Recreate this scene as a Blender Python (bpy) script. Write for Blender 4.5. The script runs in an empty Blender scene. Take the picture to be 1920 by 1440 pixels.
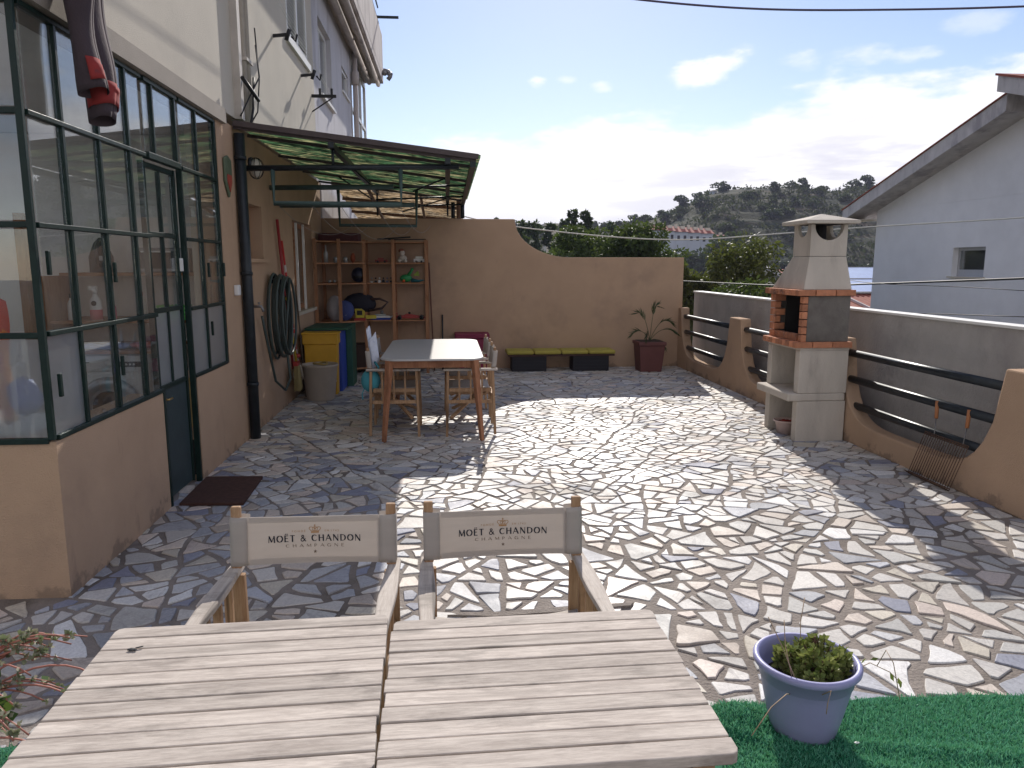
import bpy, math, random
import numpy as np
from mathutils import Vector, Matrix, Euler, noise as mnoise
R = math.radians
PI = math.pi
scene = bpy.context.scene
col = scene.collection

# ---------------------------------------------------------------- camera
cam_d = bpy.data.cameras.new('camera'); cam = bpy.data.objects.new('camera', cam_d); col.objects.link(cam)
cam_d.sensor_width = 36.0; cam_d.lens = 26.25; cam_d.clip_start = 0.05; cam_d.clip_end = 3000
cam.location = (0, 0, 1.6)
cam.rotation_euler = (R(90 - 9.13), 0, R(-4.918))
scene.camera = cam

# ---------------------------------------------------------------- light
SUN_AZ, SUN_EL = 9.3, 31.5
sd = Vector((math.sin(R(SUN_AZ)) * math.cos(R(SUN_EL)), math.cos(R(SUN_AZ)) * math.cos(R(SUN_EL)), math.sin(R(SUN_EL))))
sun_d = bpy.data.lights.new('sun', 'SUN'); sun = bpy.data.objects.new('sun', sun_d); col.objects.link(sun)
sun_d.energy = 4.1; sun_d.angle = R(0.5); sun_d.color = (1.0, 0.94, 0.86)
sun.rotation_euler = (-sd).to_track_quat('-Z', 'Y').to_euler(); sun.location = (5, 5, 30)
scene.view_settings.view_transform = 'Standard'; scene.view_settings.look = 'None'
scene.view_settings.exposure = 0.42; scene.view_settings.gamma = 1.0

world = bpy.data.worlds.new('World'); scene.world = world; world.use_nodes = True

class NT:
    """tiny node helper"""
    def __init__(s, tree): s.t = tree; s.n = tree.nodes; s.l = tree.links
    def new(s, typ, **kw):
        n = s.n.new(typ)
        for k, v in kw.items(): setattr(n, k, v)
        return n
    def put(s, node, key, val):
        inp = node.inputs[key]
        if isinstance(val, bpy.types.NodeSocket): s.l.new(val, inp)
        elif val is not None: inp.default_value = val
    def m(s, op, a, b=None, c=None, clamp=False):
        n = s.new('ShaderNodeMath', operation=op, use_clamp=clamp)
        s.put(n, 0, a)
        if b is not None: s.put(n, 1, b)
        if c is not None: s.put(n, 2, c)
        return n.outputs[0]
    def rng(s, v, a, b, c=0.0, d=1.0, smooth=True):
        n = s.new('ShaderNodeMapRange'); n.interpolation_type = 'SMOOTHSTEP' if smooth else 'LINEAR'
        s.put(n, 0, v); s.put(n, 1, a); s.put(n, 2, b); s.put(n, 3, c); s.put(n, 4, d)
        return n.outputs[0]
    def noise(s, vec, scale, detail=4, rough=.55, dist=0.0):
        n = s.new('ShaderNodeTexNoise'); s.put(n, 'Vector', vec); s.put(n, 'Scale', scale); s.put(n, 'Detail', detail)
        s.put(n, 'Roughness', rough); s.put(n, 'Distortion', dist)
        return n.outputs[0]
    def mix(s, f, a, b, blend='MIX'):
        n = s.new('ShaderNodeMix', data_type='RGBA', blend_type=blend)
        s.put(n, 0, f); s.put(n, 6, a); s.put(n, 7, b)
        return n.outputs[2]
    def comb(s, x, y, z):
        n = s.new('ShaderNodeCombineXYZ'); s.put(n, 0, x); s.put(n, 1, y); s.put(n, 2, z); return n.outputs[0]
    def map(s, vec, scale=(1, 1, 1), loc=(0, 0, 0), rot=(0, 0, 0)):
        n = s.new('ShaderNodeMapping'); s.put(n, 0, vec); s.put(n, 1, loc); s.put(n, 2, rot); s.put(n, 3, scale); return n.outputs[0]

def c4(c): return (c[0], c[1], c[2], 1.0)

w = NT(world.node_tree)
bg = w.n['Background']
sky = w.new('ShaderNodeTexSky', sky_type='NISHITA', sun_disc=False)
sky.sun_elevation = R(SUN_EL); sky.sun_rotation = R(SUN_AZ); sky.air_density = 1.0; sky.dust_density = 0.15; sky.ozone_density = 1.6
tc = w.new('ShaderNodeTexCoord')
sep = w.new('ShaderNodeSeparateXYZ'); w.l.new(tc.outputs['Generated'], sep.inputs[0])
az = w.m('ARCTAN2', sep.outputs[0], sep.outputs[1])
el = w.m('ARCSINE', sep.outputs[2])
v2 = w.comb(w.m('MULTIPLY', az, 7.0), w.m('MULTIPLY', el, 20.0), 0.0)
n1 = w.noise(v2, 1.0, 9, .6)
eb = w.m('ADD', w.m('MULTIPLY', az, .085), .158)
d = w.m('DIVIDE', w.m('SUBTRACT', eb, el), .03)
bank = w.rng(w.m('ADD', d, w.m('MULTIPLY', w.m('SUBTRACT', n1, .5), 5.0)), -.3, .9)
# small puffs above the bank
v3 = w.comb(w.m('MULTIPLY', az, 12.0), w.m('MULTIPLY', el, 30.0), 3.7)
n2 = w.noise(v3, 1.0, 8, .62)
def puff(a, e, ra, re, amt=1.0):
    da = w.m('DIVIDE', w.m('SUBTRACT', az, a), ra); de = w.m('DIVIDE', w.m('SUBTRACT', el, e), re)
    q = w.m('ADD', w.m('MULTIPLY', da, da), w.m('MULTIPLY', de, de))
    return w.m('MULTIPLY', w.rng(w.m('ADD', q, w.m('MULTIPLY', w.m('SUBTRACT', n2, .5), -7.0)), 1.2, -.9), amt)
puffs = None
for (a, e, ra, re, am) in [(.345, .243, .04, .014, .95), (.318, .226, .035, .012, .9), (.375, .255, .022, .016, .9), (.50, .235, .05, .012, .55), (.555, .23, .03, .010, .5),
                           (.118, .225, .012, .007, .8), (.155, .228, .014, .006, .5), (.20, .218, .014, .007, .6), (.44, .235, .03, .012, .5), (.61, .255, .03, .012, .3), (-.9, .3, .2, .03, .7), (-1.3, .26, .2, .04, .8)]:
    p = puff(a, e, ra, re, am)
    puffs = p if puffs is None else w.m('MAXIMUM', puffs, p)
mask = w.m('MAXIMUM', bank, puffs)
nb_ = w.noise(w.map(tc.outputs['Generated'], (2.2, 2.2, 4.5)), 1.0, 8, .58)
behind = w.m('MULTIPLY', w.m('MULTIPLY', w.rng(sep.outputs[1], .05, -.35), w.rng(nb_, .36, .50)), w.rng(sep.outputs[2], .02, .12))  # unseen bright cloud added behind the camera to fill camera-facing surfaces
v4 = w.comb(w.m('MULTIPLY', az, 9.0), w.m('MULTIPLY', el, 42.0), 9.1)
n3 = w.noise(v4, 1.0, 6, .55)
grey = w.m('MULTIPLY', w.rng(n3, .40, .62), w.m('MULTIPLY', w.rng(el, .23, .10, 0.0, .95), w.rng(az, .0, .5, .12, 1.0)))
ccol = w.mix(grey, (9.2, 9.1, 9.3, 1), (6.5, 6.45, 7.2, 1))
skyc = w.mix(1.0, sky.outputs[0], (1.03, .95, 1.0, 1), 'MULTIPLY')
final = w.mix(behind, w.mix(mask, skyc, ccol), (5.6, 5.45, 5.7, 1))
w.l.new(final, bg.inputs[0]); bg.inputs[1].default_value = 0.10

# ---------------------------------------------------------------- materials
MATS = {}
def mat(name, colr, rough=.7, var=.12, scale=6, bump=0.0, bscale=60, metal=0.0, stretch=(1, 1, 1), rnd=0.0, col2=None, c2amt=(.5, .7), spec=.4, trans=0.0, detail=5, c2scale=None, subsurf=None):
    if name in MATS: return MATS[name]
    m = bpy.data.materials.new(name); m.use_nodes = True; t = NT(m.node_tree)
    b = t.n['Principled BSDF']; out = t.n['Material Output']
    tcn = t.new('ShaderNodeTexCoord'); v = t.map(tcn.outputs['Object'], stretch)
    f = t.noise(v, scale, detail, .6)
    k = t.rng(f, .25, .75, 1 - var, 1 + var, False)
    if rnd:
        at = t.new('ShaderNodeAttribute'); at.attribute_name = 'rnd'
        k = t.m('MULTIPLY', k, t.rng(at.outputs['Fac'], 0, 1, 1 - rnd, 1 + rnd, False))
    base = c4(colr)
    if col2 is not None:
        f2 = t.noise(t.map(tcn.outputs['Object'], stretch, (3.1, 7.7, 1.3)), c2scale or scale * .35, 6, .65)
        base = t.mix(t.rng(f2, c2amt[0], c2amt[1]), c4(colr), c4(col2))
    cc = t.mix(1.0, base, t.comb(k, k, k), 'MULTIPLY')
    t.l.new(cc, b.inputs['Base Color'])
    b.inputs['Roughness'].default_value = rough; b.inputs['Metallic'].default_value = metal
    b.inputs['Specular IOR Level'].default_value = spec
    if bump:
        bn = t.new('ShaderNodeBump'); bn.inputs['Strength'].default_value = min(1, bump); bn.inputs['Distance'].default_value = .01
        t.l.new(t.noise(v, bscale, 3, .6), bn.inputs['Height']); t.l.new(bn.outputs[0], b.inputs['Normal'])
    if trans:
        tr = t.new('ShaderNodeBsdfTranslucent'); t.l.new(cc, tr.inputs[0])
        mx = t.new('ShaderNodeMixShader'); mx.inputs[0].default_value = trans
        t.l.new(b.outputs[0], mx.inputs[1]); t.l.new(tr.outputs[0], mx.inputs[2]); t.l.new(mx.outputs[0], out.inputs[0])
    MATS[name] = m
    return m

def glass_mat(name, tint=(.95, .97, .96), ior=1.72, frost=0.0, dirt=.04):
    m = bpy.data.materials.new(name); m.use_nodes = True; t = NT(m.node_tree)
    t.n.remove(t.n['Principled BSDF']); out = t.n['Material Output']
    gg = t.new('ShaderNodeNewGeometry'); dt_ = t.new('ShaderNodeVectorMath', operation='DOT_PRODUCT'); t.l.new(gg.outputs['Normal'], dt_.inputs[0]); t.l.new(gg.outputs['Incoming'], dt_.inputs[1])
    om = t.m('SUBTRACT', 1.0, t.m('ABSOLUTE', dt_.outputs['Value'])); f0 = ((ior - 1) / (ior + 1)) ** 2
    frs = t.m('ADD', f0, t.m('MULTIPLY', t.m('POWER', om, 5.0), 1 - f0))
    gl = t.new('ShaderNodeBsdfGlossy'); gl.inputs['Roughness'].default_value = .005 + frost * .25
    gl.inputs[0].default_value = (.95, .97, 1, 1)
    tcn = t.new('ShaderNodeTexCoord')
    bn = t.new('ShaderNodeBump'); bn.inputs['Strength'].default_value = .05 if not frost else .3; bn.inputs['Distance'].default_value = .01
    t.l.new(t.noise(tcn.outputs['Object'], 2.0 if not frost else 60, 2, .5), bn.inputs['Height'])
    t.l.new(bn.outputs[0], gl.inputs['Normal'])
    if frost:
        tl = t.new('ShaderNodeBsdfTranslucent'); tl.inputs[0].default_value = (.75, .78, .8, 1)
        rf = t.new('ShaderNodeBsdfRefraction'); rf.inputs['Roughness'].default_value = .55; rf.inputs['IOR'].default_value = 1.02; rf.inputs[0].default_value = (.85, .88, .88, 1)
        df = t.new('ShaderNodeBsdfDiffuse'); df.inputs[0].default_value = (.55, .58, .6, 1)
        a = t.new('ShaderNodeMixShader'); a.inputs[0].default_value = .2; t.l.new(rf.outputs[0], a.inputs[1]); t.l.new(tl.outputs[0], a.inputs[2])
        a2 = t.new('ShaderNodeMixShader'); a2.inputs[0].default_value = .12; t.l.new(a.outputs[0], a2.inputs[1]); t.l.new(df.outputs[0], a2.inputs[2])
        base = a2.outputs[0]
    else:
        tp = t.new('ShaderNodeBsdfTransparent'); tp.inputs[0].default_value = c4(tint)
        df = t.new('ShaderNodeBsdfDiffuse'); df.inputs[0].default_value = (.6, .58, .55, 1)
        a = t.new('ShaderNodeMixShader')
        t.l.new(t.rng(t.noise(tcn.outputs['Object'], 3, 6, .7), .3, .8, dirt * .3, dirt * 2), a.inputs[0])
        t.l.new(tp.outputs[0], a.inputs[1]); t.l.new(df.outputs[0], a.inputs[2]); base = a.outputs[0]
    mx = t.new('ShaderNodeMixShader'); t.l.new(frs, mx.inputs[0]); t.l.new(base, mx.inputs[1]); t.l.new(gl.outputs[0], mx.inputs[2])
    t.l.new(mx.outputs[0], out.inputs[0]); MATS[name] = m
    return m

def wood_mat(name, colr, dark, axis='x', rough=.75, rings=22, spec=.25):
    """weathered timber: grain runs along the given axis, each board shifted by its rnd value"""
    m = bpy.data.materials.new(name); m.use_nodes = True; t = NT(m.node_tree); b = t.n['Principled BSDF']
    tcn = t.new('ShaderNodeTexCoord'); at = t.new('ShaderNodeAttribute'); at.attribute_name = 'rnd'
    sc = {'x': (1.2, 14, 14), 'y': (14, 1.2, 14), 'z': (14, 14, 1.2)}[axis]
    off = t.comb(t.m('MULTIPLY', at.outputs['Fac'], 37.0), t.m('MULTIPLY', at.outputs['Fac'], 91.0), t.m('MULTIPLY', at.outputs['Fac'], 53.0))
    va = t.new('ShaderNodeVectorMath', operation='ADD'); t.l.new(t.map(tcn.outputs['Object'], sc), va.inputs[0]); t.l.new(off, va.inputs[1])
    v = va.outputs[0]
    g1 = t.noise(v, 3.0, 8, .7, .6); g2 = t.noise(v, .7, 4, .6, 1.2); g3 = t.noise(t.map(v, (1.5, 1, 1)), 12.0, 3, .7)
    k = t.m('ADD', t.m('MULTIPLY', t.rng(g1, .38, .62), .55), t.m('MULTIPLY', t.rng(g3, .42, .6), .3))
    c = t.mix(k, c4(dark), c4(colr))
    c = t.mix(t.rng(g2, .58, .72, 0, .55), c, c4(tuple(x * .62 for x in dark)))
    vo = t.new('ShaderNodeTexVoronoi'); t.l.new(t.map(v, (1.6, .55, .55)), vo.inputs['Vector']); vo.inputs['Scale'].default_value = 1.0
    c = t.mix(t.rng(vo.outputs['Distance'], .17, .05, 0, .85), c, c4(tuple(x * .38 for x in dark)))
    st = t.noise(t.map(tcn.outputs['Object'], (3, 9, 3)), 1.0, 6, .65); c = t.mix(t.rng(st, .52, .66, 0, .6), c, c4(tuple(x * .5 for x in dark)))
    kk = t.rng(at.outputs['Fac'], 0, 1, .87, 1.1, False)
    c = t.mix(1.0, c, t.comb(kk, kk, kk), 'MULTIPLY')
    t.l.new(c, b.inputs['Base Color']); b.inputs['Roughness'].default_value = rough; b.inputs['Specular IOR Level'].default_value = spec
    bn = t.new('ShaderNodeBump'); bn.inputs['Strength'].default_value = .35; bn.inputs['Distance'].default_value = .004
    t.l.new(g1, bn.inputs['Height']); t.l.new(bn.outputs[0], b.inputs['Normal']); MATS[name] = m
    return m

def leaf_mat(name, a, bcol, tr=.45, rough=.55):
    m = bpy.data.materials.new(name); m.use_nodes = True; t = NT(m.node_tree); b = t.n['Principled BSDF']; out = t.n['Material Output']
    at = t.new('ShaderNodeAttribute'); at.attribute_name = 'rnd'
    c = t.mix(at.outputs['Fac'], c4(a), c4(bcol)); t.l.new(c, b.inputs['Base Color']); b.inputs['Roughness'].default_value = rough
    b.inputs['Specular IOR Level'].default_value = .22
    tl = t.new('ShaderNodeBsdfTranslucent'); t.l.new(t.mix(.5, c, (.16, .22, .03, 1)), tl.inputs[0])
    mx = t.new('ShaderNodeMixShader'); mx.inputs[0].default_value = tr
    t.l.new(b.outputs[0], mx.inputs[1]); t.l.new(tl.outputs[0], mx.inputs[2]); t.l.new(mx.outputs[0], out.inputs[0]); MATS[name] = m
    return m

# ---------------------------------------------------------------- mesh builder
OFF = {}
class MB:
    def __init__(s, seed=1): s.v = []; s.f = []; s.sm = []; s.rn = []; s.r = random.Random(seed)
    def add(s, vs, fs, smooth=False, rnd=None):
        b = len(s.v); s.v += [tuple(p) for p in vs]
        r = s.r.random() if rnd is None else rnd
        for f in fs: s.f.append([b + i for i in f]); s.sm.append(smooth); s.rn.append(r)
        return s
    def box(s, x0, x1, y0, y1, z0, z1, M=None, rnd=None):
        vs = [Vector((x, y, z)) for z in (z0, z1) for (x, y) in ((x0, y0), (x1, y0), (x1, y1), (x0, y1))]
        if M is not None: vs = [M @ p for p in vs]
        return s.add(vs, [(3, 2, 1, 0), (4, 5, 6, 7), (0, 1, 5, 4), (1, 2, 6, 5), (2, 3, 7, 6), (3, 0, 4, 7)], rnd=rnd)
    def bar(s, p0, p1, w_, h, up=(0, 0, 1), w2=None, h2=None):
        p0 = Vector(p0); p1 = Vector(p1); d_ = (p1 - p0).normalized(); u = Vector(up)
        sx = d_.cross(u)
        if sx.length < 1e-4: sx = d_.cross(Vector((0, 1, 0)))
        sx.normalize(); sy = sx.cross(d_)
        vs = []
        for p, ww, hh in ((p0, w_, h), (p1, w2 or w_, h2 or h)):
            for a, b in ((-1, -1), (1, -1), (1, 1), (-1, 1)): vs.append(p + sx * a * ww / 2 + sy * b * hh / 2)
        return s.add(vs, [(3, 2, 1, 0), (4, 5, 6, 7), (0, 1, 5, 4), (1, 2, 6, 5), (2, 3, 7, 6), (3, 0, 4, 7)])
    def tube(s, pts, r, n=8, caps=True, rnd=None):
        pts = [Vector(p) for p in pts]; rs = r if isinstance(r, (list, tuple)) else [r] * len(pts)
        vs = []; prev = None
        for i, p in enumerate(pts):
            d_ = (pts[min(i + 1, len(pts) - 1)] - pts[max(i - 1, 0)]).normalized()
            if prev is None:
                a = d_.orthogonal().normalized()
            else:
                a = (prev - d_ * prev.dot(d_)); a = a.normalized() if a.length > 1e-5 else d_.orthogonal().normalized()
            prev = a; b = d_.cross(a)
            for k in range(n):
                t = 2 * PI * k / n; vs.append(p + (a * math.cos(t) + b * math.sin(t)) * rs[i])
        fs = [(i * n + k, i * n + (k + 1) % n, (i + 1) * n + (k + 1) % n, (i + 1) * n + k) for i in range(len(pts) - 1) for k in range(n)]
        r_ = s.r.random() if rnd is None else rnd
        s.add(vs, fs, True, r_)
        if caps:
            b0 = len(s.v) - len(vs)
            s.f.append([b0 + k for k in range(n)][::-1]); s.sm.append(False); s.rn.append(r_)
            s.f.append([b0 + (len(pts) - 1) * n + k for k in range(n)]); s.sm.append(False); s.rn.append(r_)
        return s
    def lathe(s, prof, c=(0, 0, 0), n=24, sx=1, sy=1, M=None, rnd=None, smooth=True):
        vs = []; 
        for r, z in prof:
            for k in range(n):
                t = 2 * PI * k / n; p = Vector((r * math.cos(t) * sx, r * math.sin(t) * sy, z))
                if M is not None: p = M @ p
                vs.append(p + Vector(c))
        fs = [(i * n + k, i * n + (k + 1) % n, (i + 1) * n + (k + 1) % n, (i + 1) * n + k) for i in range(len(prof) - 1) for k in range(n)]
        s.add(vs, fs, smooth, rnd)
        b0 = len(s.v) - len(vs)
        if prof[0][0] > 1e-4: s.f.append([b0 + k for k in range(n)][::-1]); s.sm.append(False); s.rn.append(s.rn[-1])
        if prof[-1][0] > 1e-4: s.f.append([b0 + (len(prof) - 1) * n + k for k in range(n)]); s.sm.append(False); s.rn.append(s.rn[-1])
        return s
    def sphere(s, c, r, sc=(1, 1, 1), n=12, rnd=None, jit=0.0):
        c = Vector(c); vs = []; m = n // 2
        for i in range(m + 1):
            ph = PI * i / m
            for k in range(n):
                t = 2 * PI * k / n; q = 1 + (s.r.uniform(-jit, jit) if jit else 0)
                vs.append(c + Vector((r * math.sin(ph) * math.cos(t) * sc[0], r * math.sin(ph) * math.sin(t) * sc[1], r * math.cos(ph) * sc[2])) * q)
        fs = [((i + 1) * n + k, (i + 1) * n + (k + 1) % n, i * n + (k + 1) % n, i * n + k) for i in range(m) for k in range(n)]
        return s.add(vs, fs, True, rnd)
    def prism(s, pts, ax, a, b, rnd=None):
        """2-D outline pts extruded along axis ax ('x': pts are (y,z); 'y': (x,z); 'z': (x,y))"""
        def P(p, t): return {'x': (t, p[0], p[1]), 'y': (p[0], t, p[1]), 'z': (p[0], p[1], t)}[ax]
        n = len(pts); vs = [P(p, a) for p in pts] + [P(p, b) for p in pts]
        fs = [list(range(n))[::-1], list(range(n, 2 * n))] + [(i, (i + 1) % n, n + (i + 1) % n, n + i) for i in range(n)]
        return s.add(vs, fs, rnd=rnd)
    def sheet(s, fn, nu, nv, smooth=True, rnd=None):
        vs = [fn(i / nu, j / nv) for j in range(nv + 1) for i in range(nu + 1)]
        fs = [(j * (nu + 1) + i, j * (nu + 1) + i + 1, (j + 1) * (nu + 1) + i + 1, (j + 1) * (nu + 1) + i) for j in range(nv) for i in range(nu)]
        return s.add(vs, fs, smooth, rnd)
    def build(s, name, m, parent=None, bevel=0.0, solid=0.0, fixn=True):
        me = bpy.data.meshes.new(name); off = OFF.get(parent.name, Vector((0, 0, 0))) if parent else Vector((0, 0, 0))
        me.from_pydata([(p[0] - off[0], p[1] - off[1], p[2] - off[2]) for p in s.v], [], s.f)
        me.polygons.foreach_set('use_smooth', s.sm)
        a = me.attributes.new('rnd', 'FLOAT', 'FACE'); a.data.foreach_set('value', s.rn)
        me.materials.append(m)
        if fixn:
            import bmesh
            bm = bmesh.new(); bm.from_mesh(me); bmesh.ops.recalc_face_normals(bm, faces=bm.faces); bm.to_mesh(me); bm.free()
        me.update()
        o = bpy.data.objects.new(name, me); col.objects.link(o)
        if parent: o.parent = parent; OFF[o.name] = off
        if solid:
            md = o.modifiers.new('solid', 'SOLIDIFY'); md.thickness = solid; md.offset = 0
        if bevel:
            md = o.modifiers.new('bevel', 'BEVEL'); md.width = bevel; md.segments = 2; md.limit_method = 'ANGLE'; md.angle_limit = R(40)
        return o

def npmesh(name, V, F, m, parent=None, rnd=None, smooth=False, colr=None):
    me = bpy.data.meshes.new(name); off = OFF.get(parent.name, Vector((0, 0, 0))) if parent else Vector((0, 0, 0))
    V = np.asarray(V, dtype=np.float32).reshape(-1, 3) - np.array(off, dtype=np.float32); F = np.asarray(F, dtype=np.int32); k = F.shape[1]; nf = len(F)
    me.vertices.add(len(V)); me.vertices.foreach_set('co', V.ravel())
    me.loops.add(nf * k); me.loops.foreach_set('vertex_index', F.ravel())
    me.polygons.add(nf); me.polygons.foreach_set('loop_start', np.arange(nf, dtype=np.int32) * k)
    if smooth: me.polygons.foreach_set('use_smooth', np.ones(nf, dtype=bool))
    if rnd is not None:
        a = me.attributes.new('rnd', 'FLOAT', 'FACE'); a.data.foreach_set('value', np.asarray(rnd, dtype=np.float32))
    me.update(calc_edges=True); me.validate(); me.materials.append(m)
    o = bpy.data.objects.new(name, me); col.objects.link(o)
    if parent: o.parent = parent; OFF[o.name] = off
    return o

def tag(o, label=None, cat=None, group=None, kind=None):
    if label: o['label'] = label
    if cat: o['category'] = cat
    if group: o['group'] = group
    if kind: o['kind'] = kind
    return o
def thing(name, loc, label, cat, group=None):
    o = bpy.data.objects.new(name, None); col.objects.link(o); o.location = loc; o.empty_display_size = .1
    OFF[o.name] = Vector(loc); return tag(o, label, cat, group)
def copy_tree(o, parent=None):
    c = o.copy(); col.objects.link(c); c.parent = parent
    for ch in list(o.children): copy_tree(ch, c)
    return c

# ---------------------------------------------------------------- shared materials
M_stucco = mat('stucco', (.50, .345, .235), .92, .08, 2.2, .6, 140, col2=(.37, .26, .19), c2amt=(.5, .78), c2scale=.9, spec=.15)
def stucco_stains(m):
    t = NT(m.node_tree); b = t.n['Principled BSDF']; lk = b.inputs['Base Color'].links[0]; src = lk.from_socket
    g = t.new('ShaderNodeNewGeometry'); sp_ = t.new('ShaderNodeSeparateXYZ'); t.l.new(g.outputs['Position'], sp_.inputs[0])
    n_ = t.noise(g.outputs['Position'], 4.5, 7, .68); e = t.m('ADD', t.m('SUBTRACT', n_, .5), t.m('MULTIPLY', sp_.outputs[2], -1.6))
    c = t.mix(t.rng(e, -.07, .02, 0, .5), src, (.16, .12, .095, 1))
    n2_ = t.noise(t.map(g.outputs['Position'], (2, 2, .45)), 2.4, 7, .7); c = t.mix(t.rng(n2_, .60, .72, 0, .38), c, (.24, .17, .13, 1))
    n3_ = t.noise(g.outputs['Position'], 13, 5, .7); c = t.mix(t.rng(n3_, .70, .78, 0, .5), c, (.19, .13, .10, 1))
    t.l.new(c, b.inputs['Base Color'])
stucco_stains(M_stucco)
M_cream = mat('cream_render', (.56, .51, .43), .92, .06, 1.5, .35, 160, col2=(.47, .43, .37), c2amt=(.52, .75), c2scale=.5, spec=.15)
M_bluewhite = mat('stained_white_render', (.56, .55, .58), .9, .1, 3, .3, 140, col2=(.40, .38, .40), c2amt=(.5, .66), c2scale=1.2, stretch=(1, 1, .3), spec=.15)
M_balcony = mat('balcony_render', (.50, .45, .43), .9, .14, 3, .3, 100, col2=(.33, .28, .27), c2amt=(.5, .68), c2scale=1.6, stretch=(1, 1, .35))
M_greenframe = mat('green_frame_paint', (.007, .022, .018), .42, .25, 14, .15, 60, spec=.3)
M_doorpanel = mat('door_panel_paint', (.03, .05, .055), .5, .2, 9, .1, 40)
M_whitepvc = mat('white_pvc', (.72, .72, .72), .4, .05, 6)
M_whitepaint = mat('white_paint', (.78, .77, .74), .6, .07, 5)
M_dark = mat('dark_interior', (.03, .03, .035), .8, .2, 4)
M_darkmetal = mat('dark_metal', (.022, .028, .034), .38, .3, 12, .1, 60, metal=.3)
M_greymetal = mat('grey_metal', (.25, .25, .26), .45, .2, 12, metal=.7)
M_conc = mat('parapet_concrete', (.44, .42, .40), .9, .08, 5, .9, 55, col2=(.33, .31, .30), c2amt=(.48, .72), c2scale=1.1, stretch=(1, 1, .7))
M_bbq = mat('barbecue_concrete', (.54, .49, .43), .9, .12, 6, .5, 120, col2=(.38, .34, .30), c2amt=(.52, .76), c2scale=3.5, stretch=(1, 1, .3))
M_bbqdark = mat('sooty_panel', (.17, .155, .14), .9, .18, 5, .5, 90, col2=(.11, .10, .09), c2amt=(.45, .65), c2scale=2)
M_brick = mat('orange_brick', (.52, .22, .12), .88, .2, 20, .5, 90, rnd=.3, col2=(.22, .12, .09), c2amt=(.52, .7), c2scale=9)
M_soot = mat('soot', (.02, .018, .018), .95, .3, 10)
M_glass = glass_mat('clear_glass')
M_frost = glass_mat('frosted_glass', frost=1.0, ior=1.5)
M_red = mat('red_plastic', (.36, .04, .035), .45, .1, 8)
M_yellow = mat('yellow_plastic', (.60, .34, .03), .45, .1, 8)
M_blue = mat('blue_plastic', (.03, .07, .38), .45, .12, 8)
M_green = mat('green_plastic', (.03, .28, .09), .45, .15, 8)
M_beigepl = mat('beige_plastic', (.42, .36, .30), .5, .08, 8)
M_black = mat('black_plastic', (.02, .02, .022), .5, .1, 8)
M_white = mat('white_plastic', (.75, .75, .75), .35, .04, 8)
M_pink = mat('pink_plastic', (.65, .10, .25), .4, .06, 8)
M_pine = wood_mat('pine_wood', (.50, .27, .15), (.36, .17, .09), 'z')
M_pinex = wood_mat('pine_wood_long', (.50, .27, .15), (.36, .17, .09), 'x')
M_teak = wood_mat('teak_frame', (.50, .33, .20), (.34, .20, .11), 'z')
M_arm = wood_mat('bleached_arm_wood', (.66, .60, .54), (.48, .42, .37), 'y', .8)
M_slat = wood_mat('weathered_slats', (.66, .59, .525), (.40, .345, .305), 'x', .8)
M_canvas = mat('cream_canvas', (.60, .555, .515), .9, .05, 6, .25, 300, trans=.42, stretch=(1, 1, 6))
M_soil = mat('soil', (.06, .04, .03), .95, .3, 30, .8, 60)
M_rust = mat('rusty_steel', (.12, .07, .045), .7, .3, 20, metal=.4)
M_roof = mat('red_roof_tile', (.34, .10, .065), .85, .25, 5, .3, 30, rnd=.15)
M_cable = mat('cable_black', (.02, .02, .022), .6, .1, 4)
M_cablepale = mat('cable_pale', (.55, .55, .52), .6, .1, 4)
M_bark = mat('bark', (.10, .075, .055), .95, .25, 8, .6, 30)

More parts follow.
